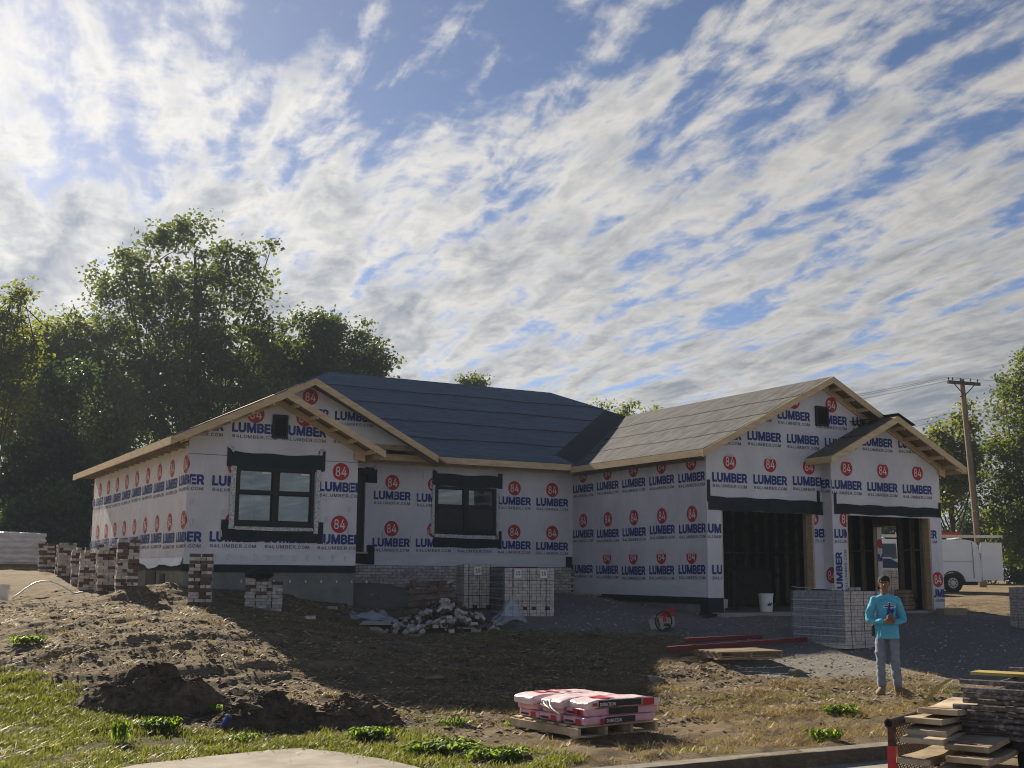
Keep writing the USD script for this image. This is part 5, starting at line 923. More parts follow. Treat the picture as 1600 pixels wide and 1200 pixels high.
for k in range(5): solo('cement_bag', move(bulge((.42, .34, .10), 8, .014, 20+k), (22.42+.02*(k % 2), 20.62, 1.0+.092*k), rotz(.1*k)), 'wood_old', ('lowest brown bag', 'second brown bag from the bottom', 'middle brown bag', 'fourth brown bag from the bottom', 'topmost brown bag')[k]+' of the stack in the right garage opening', 'bag', smooth=40)
solo('timber_block', obx((23.05, 19.75, gz(23.05, 19.75)+.07), (.85, .22, .16), rotz(.05)), 'wood_old', 'short timber lying at the foot of the right garage pier', 'timber')
# ------------------------------------------------------------------ shingle bundles on a pallet
zb = gz(7.3, 11.4)-.01; Rz = math.radians(6.7); T = Thing('shingle_pallet', 'worn wooden pallet under the pink shingle bundles', 'pallet', (6.86, 10.75, zb), Rz)
for k in range(6): T.add('slat', move(cbx((1.16, .12, .02), .003), (.58, .08+.205*k, .115)), 'plank')
for x in (.03, .40, .76, 1.12): T.add('runner', move(cbx((.045, 1.2, .085), .004), (.55+(x-.575), .6, .06)), 'plank')
for k in range(3): T.add('slat', move(cbx((1.16, .12, .018), .003), (.58, .1+.5*k, .012)), 'plank')
def bundle(label, x, y, z, rz, mat, seed, sx=1.0, sy=.36, sz=.085, droop=0):
    c = rotz(Rz) @ np.array([x, y, z])+T.loc; B = Thing('shingle_bundle', label, 'shingle bundle', c, Rz+rz)
    m = m3.Manifold.hull_points(np.vstack([trimesh.creation.icosphere(1, .022).vertices+np.array([a*(sx/2-.022), b*(sy/2-.022), d*(sz/2-.022)]) for a in (-1, 1) for b in (-1, 1) for d in (-1, 1)])).refine_to_length(.035); v, f = mf(m)
    v[:, 2] += (meshkit.fbm(v*np.array([7, 9, 9])+seed, 3, seed)-.5)*.034-droop*(np.clip(np.abs(v[:, 0])/(sx/2)-.55, 0, 1)**2)*.12; v[:, 0] += (meshkit.fbm(v*8+seed+5, 2, seed)-.5)*.012; v[:, 1] += (meshkit.fbm(v*8+seed+9, 2, seed)-.5)*.016
    B.add('wrapper', (v, f), mat, smooth=45); return B
def face_txt(B, txt, x, z, w, h, y, mat, st=3):
    B.add('printed_words', flat(word(txt, x, z, w, h, st), lambda p: np.stack([p[:, 0], np.full(len(p), y), p[:, 1]], 1)), mat)
def patch(B, nm, x0, x1, z0, z1, y, mat): B.add(nm, bx(x0, x1, y, y+.004, z0, z1), mat)
def end_patch(B, nm, y0, y1, z0, z1, mat, x=-.512): B.add(nm, bx(x, x+.004, y0, y1, z0, z1), mat)
SH = [('lowest pink bundle at the front of the pallet', .56, .17, .17, .01, 'pink', 0), ('lowest pink bundle in the middle of the pallet', .55, .57, .17, -.01, 'pink', 0), ('lowest pink bundle at the back of the pallet', .57, .97, .17, .02, 'pink', 0),
      ('second-layer pink bundle at the front, with its black printed side', .60, .17, .255, -.02, 'pink', 0), ('second-layer pink bundle in the middle', .57, .56, .255, .02, 'pink', 0), ('second-layer pink bundle at the back', .55, .96, .255, -.02, 'pink', 0),
      ('topmost pale pink bundle at the front, black printed side to the street', .61, .15, .342, -.035, 'pink_top', 1.1), ('topmost pale pink bundle in the middle, sagging', .52, .53, .342, .05, 'pink_top', 1.5), ('topmost pale pink bundle at the back, red streaked', .47, .93, .342, -.02, 'pink_top', 1.2)]
for i, (lb, x, y, z, r_, mt, dr) in enumerate(SH):
    B = bundle(lb, x, y, z, r_, mt, 40+i, droop=dr)
    if i in (3, 6, 0):
        yf = -.196 if i != 6 else -.198
        if i == 6:
            patch(B, 'black_band', -.36, .22, -.03, .035, yf, 'label_black'); face_txt(B, 'DURATION', -.35, -.022, .21, .035, yf-.003, 'paper'); patch(B, 'red_patch', .25, .40, -.04, .035, yf, 'label_red'); patch(B, 'red_patch', -.44, -.385, -.02, .012, yf, 'label_red')
        elif i == 3:
            patch(B, 'black_band', -.20, .20, -.03, .038, yf, 'label_black')
        else:
            patch(B, 'black_band', -.22, .2, -.03, .03, yf, 'label_black'); face_txt(B, 'DURATION', -.21, -.022, .21, .034, yf-.003, 'paper'); patch(B, 'red_patch', -.29, -.24, -.03, .02, yf, 'label_red')
    if i >= 6: B.add('red_streaks', cat(*[bx(-.3+.17*k, -.22+.17*k, -.10+.01*k, .1+.02*k, .0465, .0485) for k in range(3)]), 'label_red') if i == 8 else B.add('red_print', bx(-.28, -.10, -.14, .10, .0475, .0495), 'label_red') if i == 6 else None
    if i in (0, 3, 1, 2): end_patch(B, 'red_patch', -.12, -.04, -.03, .02, 'label_red'); end_patch(B, 'printed_line', .0, .14, -.02, .0, 'label_black')
    if i == 3: end_patch(B, 'red_patch', -.10, .04, -.025, .03, 'label_red')
for k in range(4): solo('torn_strip', tube(bez(np.array([6.82-.01*k, 11.25+.06*k, zb+.36-.02*k]), np.array([6.70, 11.15+.03*k, zb+.30]), np.array([6.74+.02*k, 10.95+.05*k, zb+.24]), 7), .008, 5), 'membrane' if k % 2 else 'white_plastic', ('dark torn strip hanging from the shingle bundles, nearest the back', 'white torn strip hanging at the left end of the shingle bundles', 'dark torn strip hanging from the shingle bundles, middle one', 'white torn strip hanging lowest from the shingle bundles')[3-k], 'strip') if k < 4 else None
# ------------------------------------------------------------------ trailer with planks and scaffold frames
TA = math.atan2(.415, .91); to = np.array([6.622, 6.256, -.10]); TR = Thing('trailer', 'rusty open trailer with red and white reflective tape on its corner post', 'trailer', to, TA)
# local x runs along the trailer away from the corner post, local -y towards the street
TR.add('post', move(cbx((.05, .05, .76), .004), (0, 0, .42)), 'rail_rust'); TR.add('reflective_tape', bx(-.029, .027, -.031, -.0255, .49, .66), 'tape_red', label='red band of the reflective tape'); TR.add('reflective_tape', bx(-.029, .027, -.031, -.0255, .26, .489), 'tape_white', label='white band of the reflective tape'); TR.add('reflective_tape', bx(-.0305, -.0255, -.027, .027, .49, .66), 'tape_red', label='red band on the rear face'); TR.add('reflective_tape', bx(-.0305, -.0255, -.027, .027, .26, .489), 'tape_white', label='white band on the rear face')
rl = trimesh.creation.annulus(.024, .034, 3.2); rl.apply_transform(trimesh.transformations.rotation_matrix(math.pi/2, [0, 1, 0])); TR.add('top_rail', move(tm(rl), (1.55, 0, .815)), 'rail_rust', smooth=40)
TR.add('rail_bore', bx(-.02, -.005, -.02, .02, .795, .835), 'dark')
for q in (1.0, 2.0, 3.0): TR.add('post', move(cbx((.045, .045, .74), .004), (q, 0, .43)), 'rail_rust')
mm_ = []
for s in (-1, 1):
    for q in np.arange(-.7, 3.6, .034):
        a, b = np.array([q, .0, .22]), np.array([q+s*.58, .0, .80])
        for e in (0,): 
            t0, t1 = 0, 1
            xs = sorted([(0.03-a[0])/(b[0]-a[0]), (3.0-a[0])/(b[0]-a[0])]); t0, t1 = max(0, xs[0]), min(1, xs[1])
            if t1-t0 > .05: mm_.append(beam(a+(b-a)*t0+[0, s*.0018, 0], a+(b-a)*t1+[0, s*.0018, 0], 0.0045, .003, up=(0, 1, 0)))
TR.add('mesh_panel', cat(*mm_), 'rail_rust', kind='stuff')
TR.add('deck', bx(.03, 3.2, -1.5, .03, .36, .40), 'wood_old'); TR.add('frame_rail', bx(0, 3.2, .03, .07, .28, .40), 'rail_rust'); TR.add('frame_rail', bx(0, 3.2, -1.55, -1.5, .28, .40), 'rail_rust'); TR.add('rear_beam', bx(-.04, .03, -1.5, .03, .28, .40), 'rail_rust')
wv = trimesh.creation.annulus(.17, .30, .2); wv.apply_transform(trimesh.transformations.rotation_matrix(math.pi/2, [1, 0, 0]))
w = TR.add('wheel', move(tm(wv), (.95, -.78, .62)), 'tyre', smooth=40, label='spare wheel standing on the trailer deck'); wr_ = trimesh.creation.cylinder(.175, .12, sections=28); wr_.apply_transform(trimesh.transformations.rotation_matrix(math.pi/2, [1, 0, 0])); TR.add('rim', move(tm(wr_), (.95, -.78, .62)), 'black_plastic', w, smooth=40)
fa = np.linspace(.2, np.pi-.1, 16); TR.add('fender', cat(*[obx((.95+.34*math.cos(a), -.80, .62+.34*math.sin(a)), (.075, .27, .012), roty(-a+math.pi/2)) for a in fa]), 'black_plastic')
def t2w(a, b, z): return rotz(TA) @ np.array([a, -b, 0])+np.array([to[0], to[1], z])
PL = [('lowest visible scaffold plank, its end behind the wire mesh', .72, .17, .47, 1.6, .24, .0), ('scaffold plank second from the bottom, nearest the street', .66, .55, .505, 1.6, .28, .0), ('thin bottom scaffold plank under the nearest ones', .58, .46, .46, 1.5, .26, .02), ('wide scaffold plank lying flat nearest the street, sun on its end', .85, .50, .585, 1.62, .30, .0), ('scaffold plank tilted behind the wide one, blue in the shade', .78, .19, .60, 1.6, .30, .03),
      ('warped scaffold plank below the top pair', .88, .16, .66, 1.5, .29, .05), ('scaffold plank second from the top, bright sawn end', .90, .17, .715, 1.4, .29, -.03), ('topmost scaffold plank, brightest in the sun', 1.05, .19, .765, 1.5, .28, .06)]
for i, (lb, a, b, z, ln, wd, r_) in enumerate(PL):
    Pk = Thing('scaffold_plank', lb, 'plank', t2w(a, b, z), TA+r_); m = cbx((ln, wd, .040), .004); v = np.array(m[0])
    v2, f2 = mf(m3.Manifold.hull_points(v).refine_to_length(.12)); v2[:, 2] += .018*math.sin(i*2.1)*(v2[:, 0]/ln*2)**2+.006*np.sin(v2[:, 0]*6+i)
    Pk.add('board', (v2, f2), 'plank'); Pk.add('end_strap', obx((-ln/2+.07, 0, .024+.018*math.sin(i*2.1)), (.022, wd*1.004, .003)), 'rail_rust') if i % 2 else None
FRL = ['lowest scaffold frame of the stack', 'second scaffold frame from the bottom', 'third scaffold frame from the bottom', 'fourth scaffold frame from the bottom', 'fifth scaffold frame from the bottom', 'fifth scaffold frame from the top', 'fourth scaffold frame from the top', 'third scaffold frame from the top', 'second scaffold frame from the top', 'topmost scaffold frame, long side rail in the sun']
def htube(p0, p1, r=.019):
    p0, p1 = np.array(p0, float), np.array(p1, float); L = np.linalg.norm(p1-p0); m = trimesh.creation.annulus(r*.72, r, L, sections=14); zz = (p1-p0)/L; m.apply_transform(trimesh.geometry.align_vectors([0, 0, 1], zz)); m.apply_translation((p0+p1)/2); return tm(m)
f0 = None
for i, lb in enumerate(FRL):
    off = (.03*math.sin(i*2.3), .03*math.cos(i*3.1)); loc = t2w(.60+off[0]+(.14 if i == 9 else 0), .30+off[1], .60+.041*i)
    if f0 is None:
        f0 = Thing('scaffold_section', lb, 'scaffolding', loc, TA, 'scaffold frames stacked on the trailer')
        f0.add('leg', htube((0, 0, 0), (0, -1.9, 0)), 'tube', smooth=40); f0.add('leg', htube((1.5, 0, 0), (1.5, -1.9, 0)), 'tube', smooth=40)
        for q in (-.28, -.75, -1.5): f0.add('rung', htube((.02, q, 0), (1.48, q, 0), .016), 'tube', smooth=40)
        f0.add('bore', cat(*[move(tm(trimesh.creation.cylinder(.0135, .01, sections=12).apply_transform(trimesh.transformations.rotation_matrix(math.pi/2, [1, 0, 0]))), (x, -.02, 0)) for x in (0, 1.5)]), 'dark')
        for x in (0.04, 1.46): f0.add('gusset', tube([(x, -.28, 0), (x+(.2 if x < 1 else -.2), -.75, 0)], .012, 6), 'tube')
    else: copy_of(f0, 'scaffold_section', lb, loc, TA+.02*math.sin(i*1.7), 'scaffold frames stacked on the trailer')
solo('yellow_board', obx(t2w(1.25, .75, 1.005), (.24, 1.0, .022), rotz(TA)), 'yellow', 'yellow board lying on top of the scaffold frames', 'board')
yv = bez(t2w(.72, .22, .985), t2w(.60, .14, .94), t2w(.50, .08, .80), 10); yd = rotz(TA) @ np.array([.022, -.014, 0]); solo('yellow_strap', (np.vstack([yv-yd, yv+yd]), np.array([[i, i+1, i+11] for i in range(9)]+[[i, i+11, i+10] for i in range(9)])), 'yellow', 'yellow strap hanging from the scaffold frames over the planks', 'strap')
# ------------------------------------------------------------------ spoil heaps
for i, (mx, my, rx, ry, h, sd) in enumerate(MOUNDS):
    n = 90; g = np.linspace(-1.15, 1.15, n); X, Y = np.meshgrid(g, g, indexing='ij'); wx, wy = mx+X*rx, my+Y*ry; q = np.hypot(X, Y); Q = np.stack([wx, wy, 0*wx], -1)
    ridge = 1-np.abs(meshkit.fbm(Q*3.2, 4, sd)*2-1); hh = h*np.clip(1-q**1.6, 0, 1)*(.55+.8*ridge)+.13*np.clip(1.1-q, 0, .5)*(1-np.abs(meshkit.fbm(Q*11, 3, sd+1)*2-1)-.6)+.09*np.clip(1.1-q, 0, .5)*(meshkit.fbm(Q*27, 2, sd+2)-.5); zz = ground_z(wx, wy)+hh-.05*smooth(.9, 1.15, q)-.02
    ii = np.arange(n*n).reshape(n, n); ff = np.vstack([np.stack([ii[:-1, :-1], ii[1:, :-1], ii[1:, 1:]], -1).reshape(-1, 3), np.stack([ii[:-1, :-1], ii[1:, 1:], ii[:-1, 1:]], -1).reshape(-1, 3)])
    keep = (q.ravel()[ff] < 1.12).all(1); lb = ('largest dark spoil heap, left, at the edge of the grass', 'middle spoil heap with a blue pipe end in it', 'right-hand small spoil heap at the edge of the grass')[i]
    S = Thing('spoil_heap', lb, 'dirt heap', (mx, my, 0)); S.add('soil', (np.stack([wx, wy, zz], -1).reshape(-1, 3), ff[keep]), 'clod', world=True)
    rr = np.random.default_rng(sd); cl = []
    for _ in range(420):
        a, r = rr.uniform(0, 6.28), rr.uniform(0, 1.12)**.7; x, y = mx+r*rx*math.cos(a), my+r*ry*math.sin(a); ic = trimesh.convex.convex_hull(rr.normal(size=(11, 3))); s = rr.uniform(.010, .042)*(2.0 if rr.random() < .12 else 1); v = np.array(ic.vertices); v = v/np.abs(v).max()*np.array([s*1.6, s*1.1, s*.55]); v = v @ rotz(rr.uniform(0, 6)).T @ rotx(rr.uniform(-.6, .6)).T
        ix, iy = int(np.clip((x-mx)/rx/2.3*n+n/2, 0, n-1)), int(np.clip((y-my)/ry/2.3*n+n/2, 0, n-1)); cl.append((v+np.array([x, y, zz[ix, iy]+s*.25]), np.array(ic.faces)))
    S.add('clods', cat(*cl), 'clod', world=True, kind='stuff')
solo('pipe_end', tube([(3.72, 12.92, .10), (3.78, 12.88, .22)], .024, 10), 'pipe_blue', 'blue pipe end sticking out of the middle spoil heap', 'pipe')
# ------------------------------------------------------------------ ground cover
def instancer(name, protos, mats, pts, rot, scl, label, category):
    p = free('/World', name); I = UsdGeom.PointInstancer.Define(stage, p); rel = I.CreatePrototypesRel()
    for i, (m, mt) in enumerate(zip(protos, mats)):
        q = usdkit.mesh(stage, f'{p}/{("tuft", "stone", "clump", "piece")[i]}', m, MT[mt]); rel.AddTarget(q.GetPath())
    n = len(pts); I.CreatePositionsAttr(Vt.Vec3fArray.FromNumpy(pts.astype(np.float32))); I.CreateProtoIndicesAttr(Vt.IntArray.FromNumpy((np.arange(n) % len(protos)).astype(np.int32))); I.CreateScalesAttr(Vt.Vec3fArray.FromNumpy(np.repeat(scl[:, None], 3, 1).astype(np.float32) if scl.ndim == 1 else scl.astype(np.float32)))
    I.CreateOrientationsAttr(Vt.QuathArray([Gf.Quath(float(math.cos(a/2)), 0, 0, float(math.sin(a/2))) for a in rot])); tag(I.GetPrim(), label, category, None, 'stuff')
def blades(n, h, spread, w, rng, flop=.5):
    V, Fc = [], []
    for k in range(n):
        a, r = rng.uniform(0, 6.28), spread*rng.uniform()**.5; b = np.array([r*math.cos(a), r*math.sin(a), -.01]); hh = h*rng.uniform(.5, 1.15); d = rng.normal(size=2)*flop; s = np.array([-d[1], d[0], 0]); s = s/(np.linalg.norm(s)+1e-6)*w*rng.uniform(.7, 1.3)
        m_ = b+np.array([d[0]*hh*.35, d[1]*hh*.35, hh*.62]); t_ = b+np.array([d[0]*hh*1.0, d[1]*hh*1.0, hh*.95]); o = len(V); V += [b-s, b+s, m_+s*.8, m_-s*.8, t_]; Fc += [[o, o+1, o+2], [o, o+2, o+3], [o+3, o+2, o+4]]
    return np.array(V), np.array(Fc)
def stones(seed, n, sq=.6):
    r = np.random.default_rng(seed); out = []
    for _ in range(n):
        ic = trimesh.convex.convex_hull(r.normal(size=(12, 3))); v = np.array(ic.vertices); v = v/np.linalg.norm(v, axis=1)[:, None]**.6*.9*np.array([1.3, 1, sq]); out.append((v, np.array(ic.faces)))
    return out
R_ = np.random.default_rng(91)
def scatter(n, x0, x1, y0, y1, keep):
    u, v = R_.uniform(x0, x1, n), R_.uniform(y0, y1, n); k = R_.uniform(size=n) < keep(u, v); u, v = u[k], v[k]; return np.stack([u, v, ground_z(u, v)], 1)
near_f = lambda u, v: np.clip(1.35-np.hypot(u, v)/26, .25, 1)
pg = scatter(21000, -6, 6.5, 9.3, 20, lambda u, v: mask(GRASS, u, v, .35, .8)*(.25+.95*smooth(.42, .58, meshkit.fbm(np.stack([u*1.1, v*1.1, 0*u], -1), 3, 31))))
pg = pg[~contains_xy(ap, pg[:, 0], pg[:, 1])]
instancer('grass', [blades(30, .06, .10, .0042, np.random.default_rng(i), .5) for i in range(3)], ['grass']*3, pg, R_.uniform(0, 6.28, len(pg)), R_.uniform(.6, 1.5, len(pg)), 'rough green and yellowing grass at the street edge, lower left', 'grass')
ps = scatter(34000, 0, 25, 9.4, 22, lambda u, v: .9*(1-mask(GRAVEL, u, v, .5, 1.2))*(1-.5*mask(GRASS, u, v))*smooth(.40, .62, meshkit.fbm(np.stack([u*.7, v*1.2, 0*u], -1), 4, 41))*near_f(u, v)*1.1*(1-.78*smooth(8.5, 6.0, u)*smooth(24, 21, v)))
instancer('straw', [blades(12, .075, .11, .0030, np.random.default_rng(60+i), 2.2) for i in range(3)], ['straw']*3, ps, R_.uniform(0, 6.28, len(ps)), R_.uniform(.5, 1.3, len(ps)), 'dry straw and dead grass strewn over the dirt', 'straw')
pgx = scatter(2600, 6, 16, 9.3, 13.5, lambda u, v: .9*smooth(.5, .62, meshkit.fbm(np.stack([u*.8, v*1.2, 0*u], -1), 3, 51)))
instancer('thin_grass', [blades(14, .06, .10, .003, np.random.default_rng(80+i), 1.0) for i in range(2)], ['grass']*2, pgx, R_.uniform(0, 6.28, len(pgx)), R_.uniform(.5, 1.2, len(pgx)), 'thin new grass among the straw behind the kerb', 'grass')
pc = scatter(38000, -3, 20, 10, 27, lambda u, v: (1-mask(GRAVEL, u, v))*(1-.85*mask(GRASS, u, v))*near_f(u, v)*(.25+.75*smooth(.42, .58, meshkit.fbm(np.stack([u*.6, v*.6, 0*u], -1), 3, 61))))
instancer('dirt_clods', stones(5, 3, .42), ['clod']*3, pc, R_.uniform(0, 6.28, len(pc)), .009+.040*R_.uniform(size=len(pc))**3.0, 'small clods and stones scattered over the dirt', 'soil')
def flakes(seed, n):
    r = np.random.default_rng(seed); out = []
    for (v, f) in stones(seed, n, .17):
        v = v*np.array([1.0, .75, 1]); out.append((v @ rotx(r.uniform(-.55, .55)).T @ roty(r.uniform(-.4, .4)).T, f))
    return out
pf = scatter(80000, -2, 17, 11.5, 25, lambda u, v: (1-mask(GRAVEL, u, v))*(1-mask(GRASS, u, v, .4))*near_f(u, v)*(.3+.7*smooth(.40, .56, meshkit.fbm(np.stack([u*.8, v*1.3, 0*u], -1), 3, 71))))
instancer('soil_flakes', flakes(15, 4), ['flake']*4, pf, R_.uniform(-.7, .7, len(pf))+3.14*(R_.uniform(size=len(pf)) > .5), .014+.034*R_.uniform(size=len(pf))**2.2, 'dry flat flakes of crusted soil and chips covering the bare slope', 'soil')
pp = scatter(34000, 9.5, 25, 13, 26, lambda u, v: mask(GRAVEL, u, v, .8, 1.2)*near_f(u, v))
instancer('gravel', stones(6, 3, .7), ['pebble']*3, pp, R_.uniform(0, 6.28, len(pp)), .008+.02*R_.uniform(size=len(pp))**2.2, 'grey crushed stone of the drive in front of the garage', 'gravel')
def weed(label, u, v, n, r, h, seed, nm='weed'):
    rng = np.random.default_rng(seed); V, Fc = [], []
    for k in range(n*3):
        a = rng.uniform(0, 6.28); d = np.array([math.cos(a), math.sin(a), 0]); s = np.array([-d[1], d[0], 0]); L = r*rng.uniform(.25, .6); w_ = L*.19; hh = h*rng.uniform(.3, .9); o = len(V); q_ = r*.75*rng.uniform()**.6; a2 = rng.uniform(0, 6.28); P0 = np.array([q_*math.cos(a2), q_*math.sin(a2)*.7, 0]); P1 = P0+d*L*.5+np.array([0, 0, hh]); P2 = P0+d*L+np.array([0, 0, hh*.7])
        V += [P0, P1-s*w_, P1+s*w_, P2, P1-np.array([0, 0, w_*.3])]; Fc += [[o, o+1, o+4], [o, o+4, o+2], [o+1, o+3, o+4], [o+4, o+3, o+2]]
    solo(nm, (np.array(V)+np.array([u, v, gz(u, v)]), np.array(Fc)), 'weed', label, 'weed')
weed('leafy green weed at the foot of the largest spoil heap', 3.12, 13.2, 60, .26, .16, 1); weed('low broad-leaved weed below the middle spoil heap', 3.75, 12.3, 46, .22, .10, 2); weed('broad clump of weeds at the bottom edge, right of the concrete slab', 5.35, 10.9, 120, .4, .14, 3); weed('weed clump in the grass right of the pale slab, beside the largest clump', 5.0, 11.9, 70, .28, .12, 4); weed('green weed by itself on the straw left of the shingle pallet', 6.2, 12.3, 34, .2, .12, 5); weed('weed clump at the left edge of the grass', 2.4, 18.0, 40, .3, .14, 6); weed('tall thin weed in the middle of the left grass', 2.6, 12.6, 26, .12, .26, 7); weed('weed against the trailer mesh on the grass strip', 9.2, 9.6, 40, .25, .14, 8); weed('small weed by the wooden pallet of shingles', 6.85, 12.2, 18, .12, .1, 9); weed('weed at the right of the lot near the kerb, behind the trailer', 11.2, 11.4, 44, .3, .12, 10)
weed('weed growing low between the two spoil heaps', 3.9, 13.9, 26, .16, .09, 11); weed('tuft of fresh green along the bottom edge of the frame', 5.62, 10.3, 90, .34, .13, 12)
for i, (u, v, s, lb) in enumerate(((8.55, 14.0, .14, 'flat pale stone at the edge of the house shadow'), (9.2, 13.2, .10, 'small brown stone right of the flat pale one'), (13.9, 15.2, .15, 'rounded stone beside the pallet under the lintels'), (10.8, 14.9, .16, 'dark lump of dirt at the corner of the shadow'), (7.2, 15.0, .13, 'dirt-covered stone left along the shadow edge'), (4.5, 19.6, .09, 'dark stone alone on the sunlit dirt slope'))):
    v_, f_ = stones(100+i, 1, .45)[0]; solo('stone', (v_*s+np.array([u, v, gz(u, v)+s*.12]), f_), 'rubble_grey', lb, 'stone', smooth=True)
# ------------------------------------------------------------------ the man
pu, pv = 13.62, 12.88; pz = gz(pu, pv)
MAN = Thing('person', 'person standing in a turquoise long-sleeved shirt, jeans and tan boots, hands clasped', 'person', (pu, pv, pz), -math.atan2(pu, pv))
V3 = np.array
# joints (metres): x to the right in the picture, y away from the viewer
hipL, hipR = (-.085, .0, .90), (.085, .0, .90)
kneL, kneR, ankL, ankR = (-.105, -.03, .49), (.10, -.03, .49), (-.10, .02, .09), (.125, .03, .09)
shL, shR = (-.168, .0, 1.375), (.168, .0, 1.375); elL, elR = (-.245, .04, 1.10), (.235, .04, 1.10); wrL, wrR = (-.02, -.20, 1.075), (.10, -.19, 1.075)
hx0, hz0 = -.01, 1.60
def limbs_body(k=0.0):
    B = m3.Manifold()
    B += hullspheres(((0, .0, 1.33), (.125, .085, .08)), ((0, .0, 1.10), (.115, .085, .09))); B += hullspheres(((0, .0, 1.10), (.115, .085, .09)), ((0, 0, .93), (.115, .08, .08)))
    B += hullspheres((shL, .044), ((0, 0, 1.40), (.075, .055, .04)), (shR, .044)); B += hullspheres(((0, .0, 1.40), .062), ((hx0, -.005, 1.52), .056))
    for h_, k_, a_ in ((hipL, kneL, ankL), (hipR, kneR, ankR)): B += chain([(h_, .062), (k_, .05), (a_, .042)])
    for s_, e_, w_ in ((shL, elL, wrL), (shR, elR, wrR)): B += chain([(s_, .046), (e_, .034), (w_, .026)])
    # head: skull, jaw, nose, ears, brow
    B += hullspheres(((hx0, .01, 1.64), (.075, .092, .082)), ((hx0, -.02, 1.565), (.058, .062, .05))); B += hullspheres(((hx0, -.045, 1.545), (.036, .035, .03)), ((hx0, -.02, 1.58), (.058, .06, .05)))
    B += hullspheres(((hx0, -.088, 1.635), .011), ((hx0, -.112, 1.598), .014), ((hx0-.012, -.098, 1.590), .009), ((hx0+.012, -.098, 1.590), .009)); B += hullspheres(((hx0-.04, -.078, 1.652), .014), ((hx0+.04, -.078, 1.652), .014))
    for s in (-1, 1): B += hullspheres(((hx0+s*.077, .012, 1.635), (.012, .022, .026)), ((hx0+s*.075, .008, 1.60), (.009, .014, .014)))
    # feet
    for a_, d in ((ankL, (-.03, -.16)), (ankR, (.13, -.11))): B += hullspheres((a_, .042), ((a_[0], a_[1]+.02, .045), .04), ((a_[0]+d[0], a_[1]+d[1], .035), (.045, .05, .03)))
    # hands: the left-hand side palm lies over the other
    for (w_, tip, sgn, roll) in ((wrL, V3([.085, -.235, 1.10]), 1, 0), (wrR, V3([.045, -.235, 1.13]), -1, 0)):
        w_ = V3(w_); d = tip-w_; d = d/np.linalg.norm(d); upv = V3([0, 0, 1.0]); sv = np.cross(d, upv); sv /= np.linalg.norm(sv); uv = np.cross(sv, d)
        pc_ = w_+d*.055; B += hullspheres((w_, .026), (w_+d*.03+uv*.022, .014), (w_+d*.03-uv*.022, .014), (w_+d*.09+uv*.034, .012), (w_+d*.09-uv*.032, .012))
        for fi, (o, ln) in enumerate(((.031, .068), (.011, .076), (-.010, .072), (-.030, .058))):
            b = w_+d*.088+uv*o; k1 = b+d*ln*.5+sv*.012*sgn; k2 = k1+d*ln*.28-V3([0, -1, 0])*ln*.30*0+V3([0, .02, -.012]); k3 = k2+V3([0, .018, -.016]); B += chain([(b, .0105), (k1, .0095), (k2, .0088), (k3, .0075)])
        b = w_+d*.035+uv*.026; B += chain([(b, .013), (b+d*.03+uv*.03-sv*.01, .0115), (b+d*.065+uv*.035-sv*.012, .009)])
    return B
bodyp = MAN.add('body', soft(limbs_body(), .016, 6, .45), 'skin', smooth=True)
S_ = m3.Manifold()
S_ += hullspheres(((0, -.005, 1.33), (.155, .112, .09)), ((0, .0, 1.12), (.145, .112, .1))); S_ += hullspheres(((0, .0, 1.12), (.145, .112, .1)), ((.005, 0, .90), (.172, .126, .05)), ((.005, 0, .83), (.178, .132, .022)))
S_ += hullspheres((V3(shL)-V3([0, 0, .012]), (.060, .066, .058)), ((0, .005, 1.438), (.088, .074, .045)), (V3(shR)-V3([0, 0, .012]), (.060, .066, .058))); S_ += hullspheres(((0, .005, 1.42), (.08, .07, .045)), ((-.005, .005, 1.478), (.064, .062, .018)))
for s_, e_, w_ in ((shL, elL, wrL), (shR, elR, wrR)):
    e_, w_, s_ = V3(e_), V3(w_), V3(s_); o_ = V3([-.010 if s_[0] < 0 else .010, .01, 0]); S_ += chain([(s_, .064), ((s_+e_)/2+o_, .060), (e_, .056), ((e_+w_)/2+V3([0, 0, -.012]), .050), (w_*.82+e_*.18+V3([0, 0, -.004]), .043), (w_*.90+e_*.10, .036)])
sv_, sf_ = soft(S_, .018, 5, .45); nn = meshkit.fbm(sv_*np.array([11, 11, 5])+np.stack([sv_[:, 2]*5, 0*sv_[:, 0], sv_[:, 0]*6], 1), 3, 8); c_ = V3([0, 0, 1.1]); rad = sv_-V3([0, 0, 0]); rad[:, 2] = 0; rad /= np.linalg.norm(rad, axis=1)[:, None]+1e-6; sv_ = sv_+rad*((nn-.5)*.062*(.35+.65*smooth(.84, 1.0, sv_[:, 2])))[:, None]+V3([0, 0, 1.0])*((meshkit.fbm(sv_*7+3, 2, 4)-.5)*.012)[:, None]
shirt = MAN.add('shirt', (sv_, sf_), 'shirt', bodyp, smooth=True)
J_ = m3.Manifold(); J_ += hullspheres(((0, 0, .93), (.142, .105, .05)), (hipL, (.078, .105, .09)), (hipR, (.078, .105, .09)))
for h_, k_, a_ in ((hipL, kneL, ankL), (hipR, kneR, ankR)):
    h_, k_, a_ = V3(h_), V3(k_), V3(a_); J_ += chain([(h_, (.080, .105, .1)), ((h_+k_)/2, (.082, .092, .09)), (k_, (.069, .076, .07)), ((k_+a_)/2, (.066, .074, .06)), (a_+V3([0, 0, .10]), (.066, .074, .04)), (a_+V3([0, 0, .05]), (.062, .070, .02))])
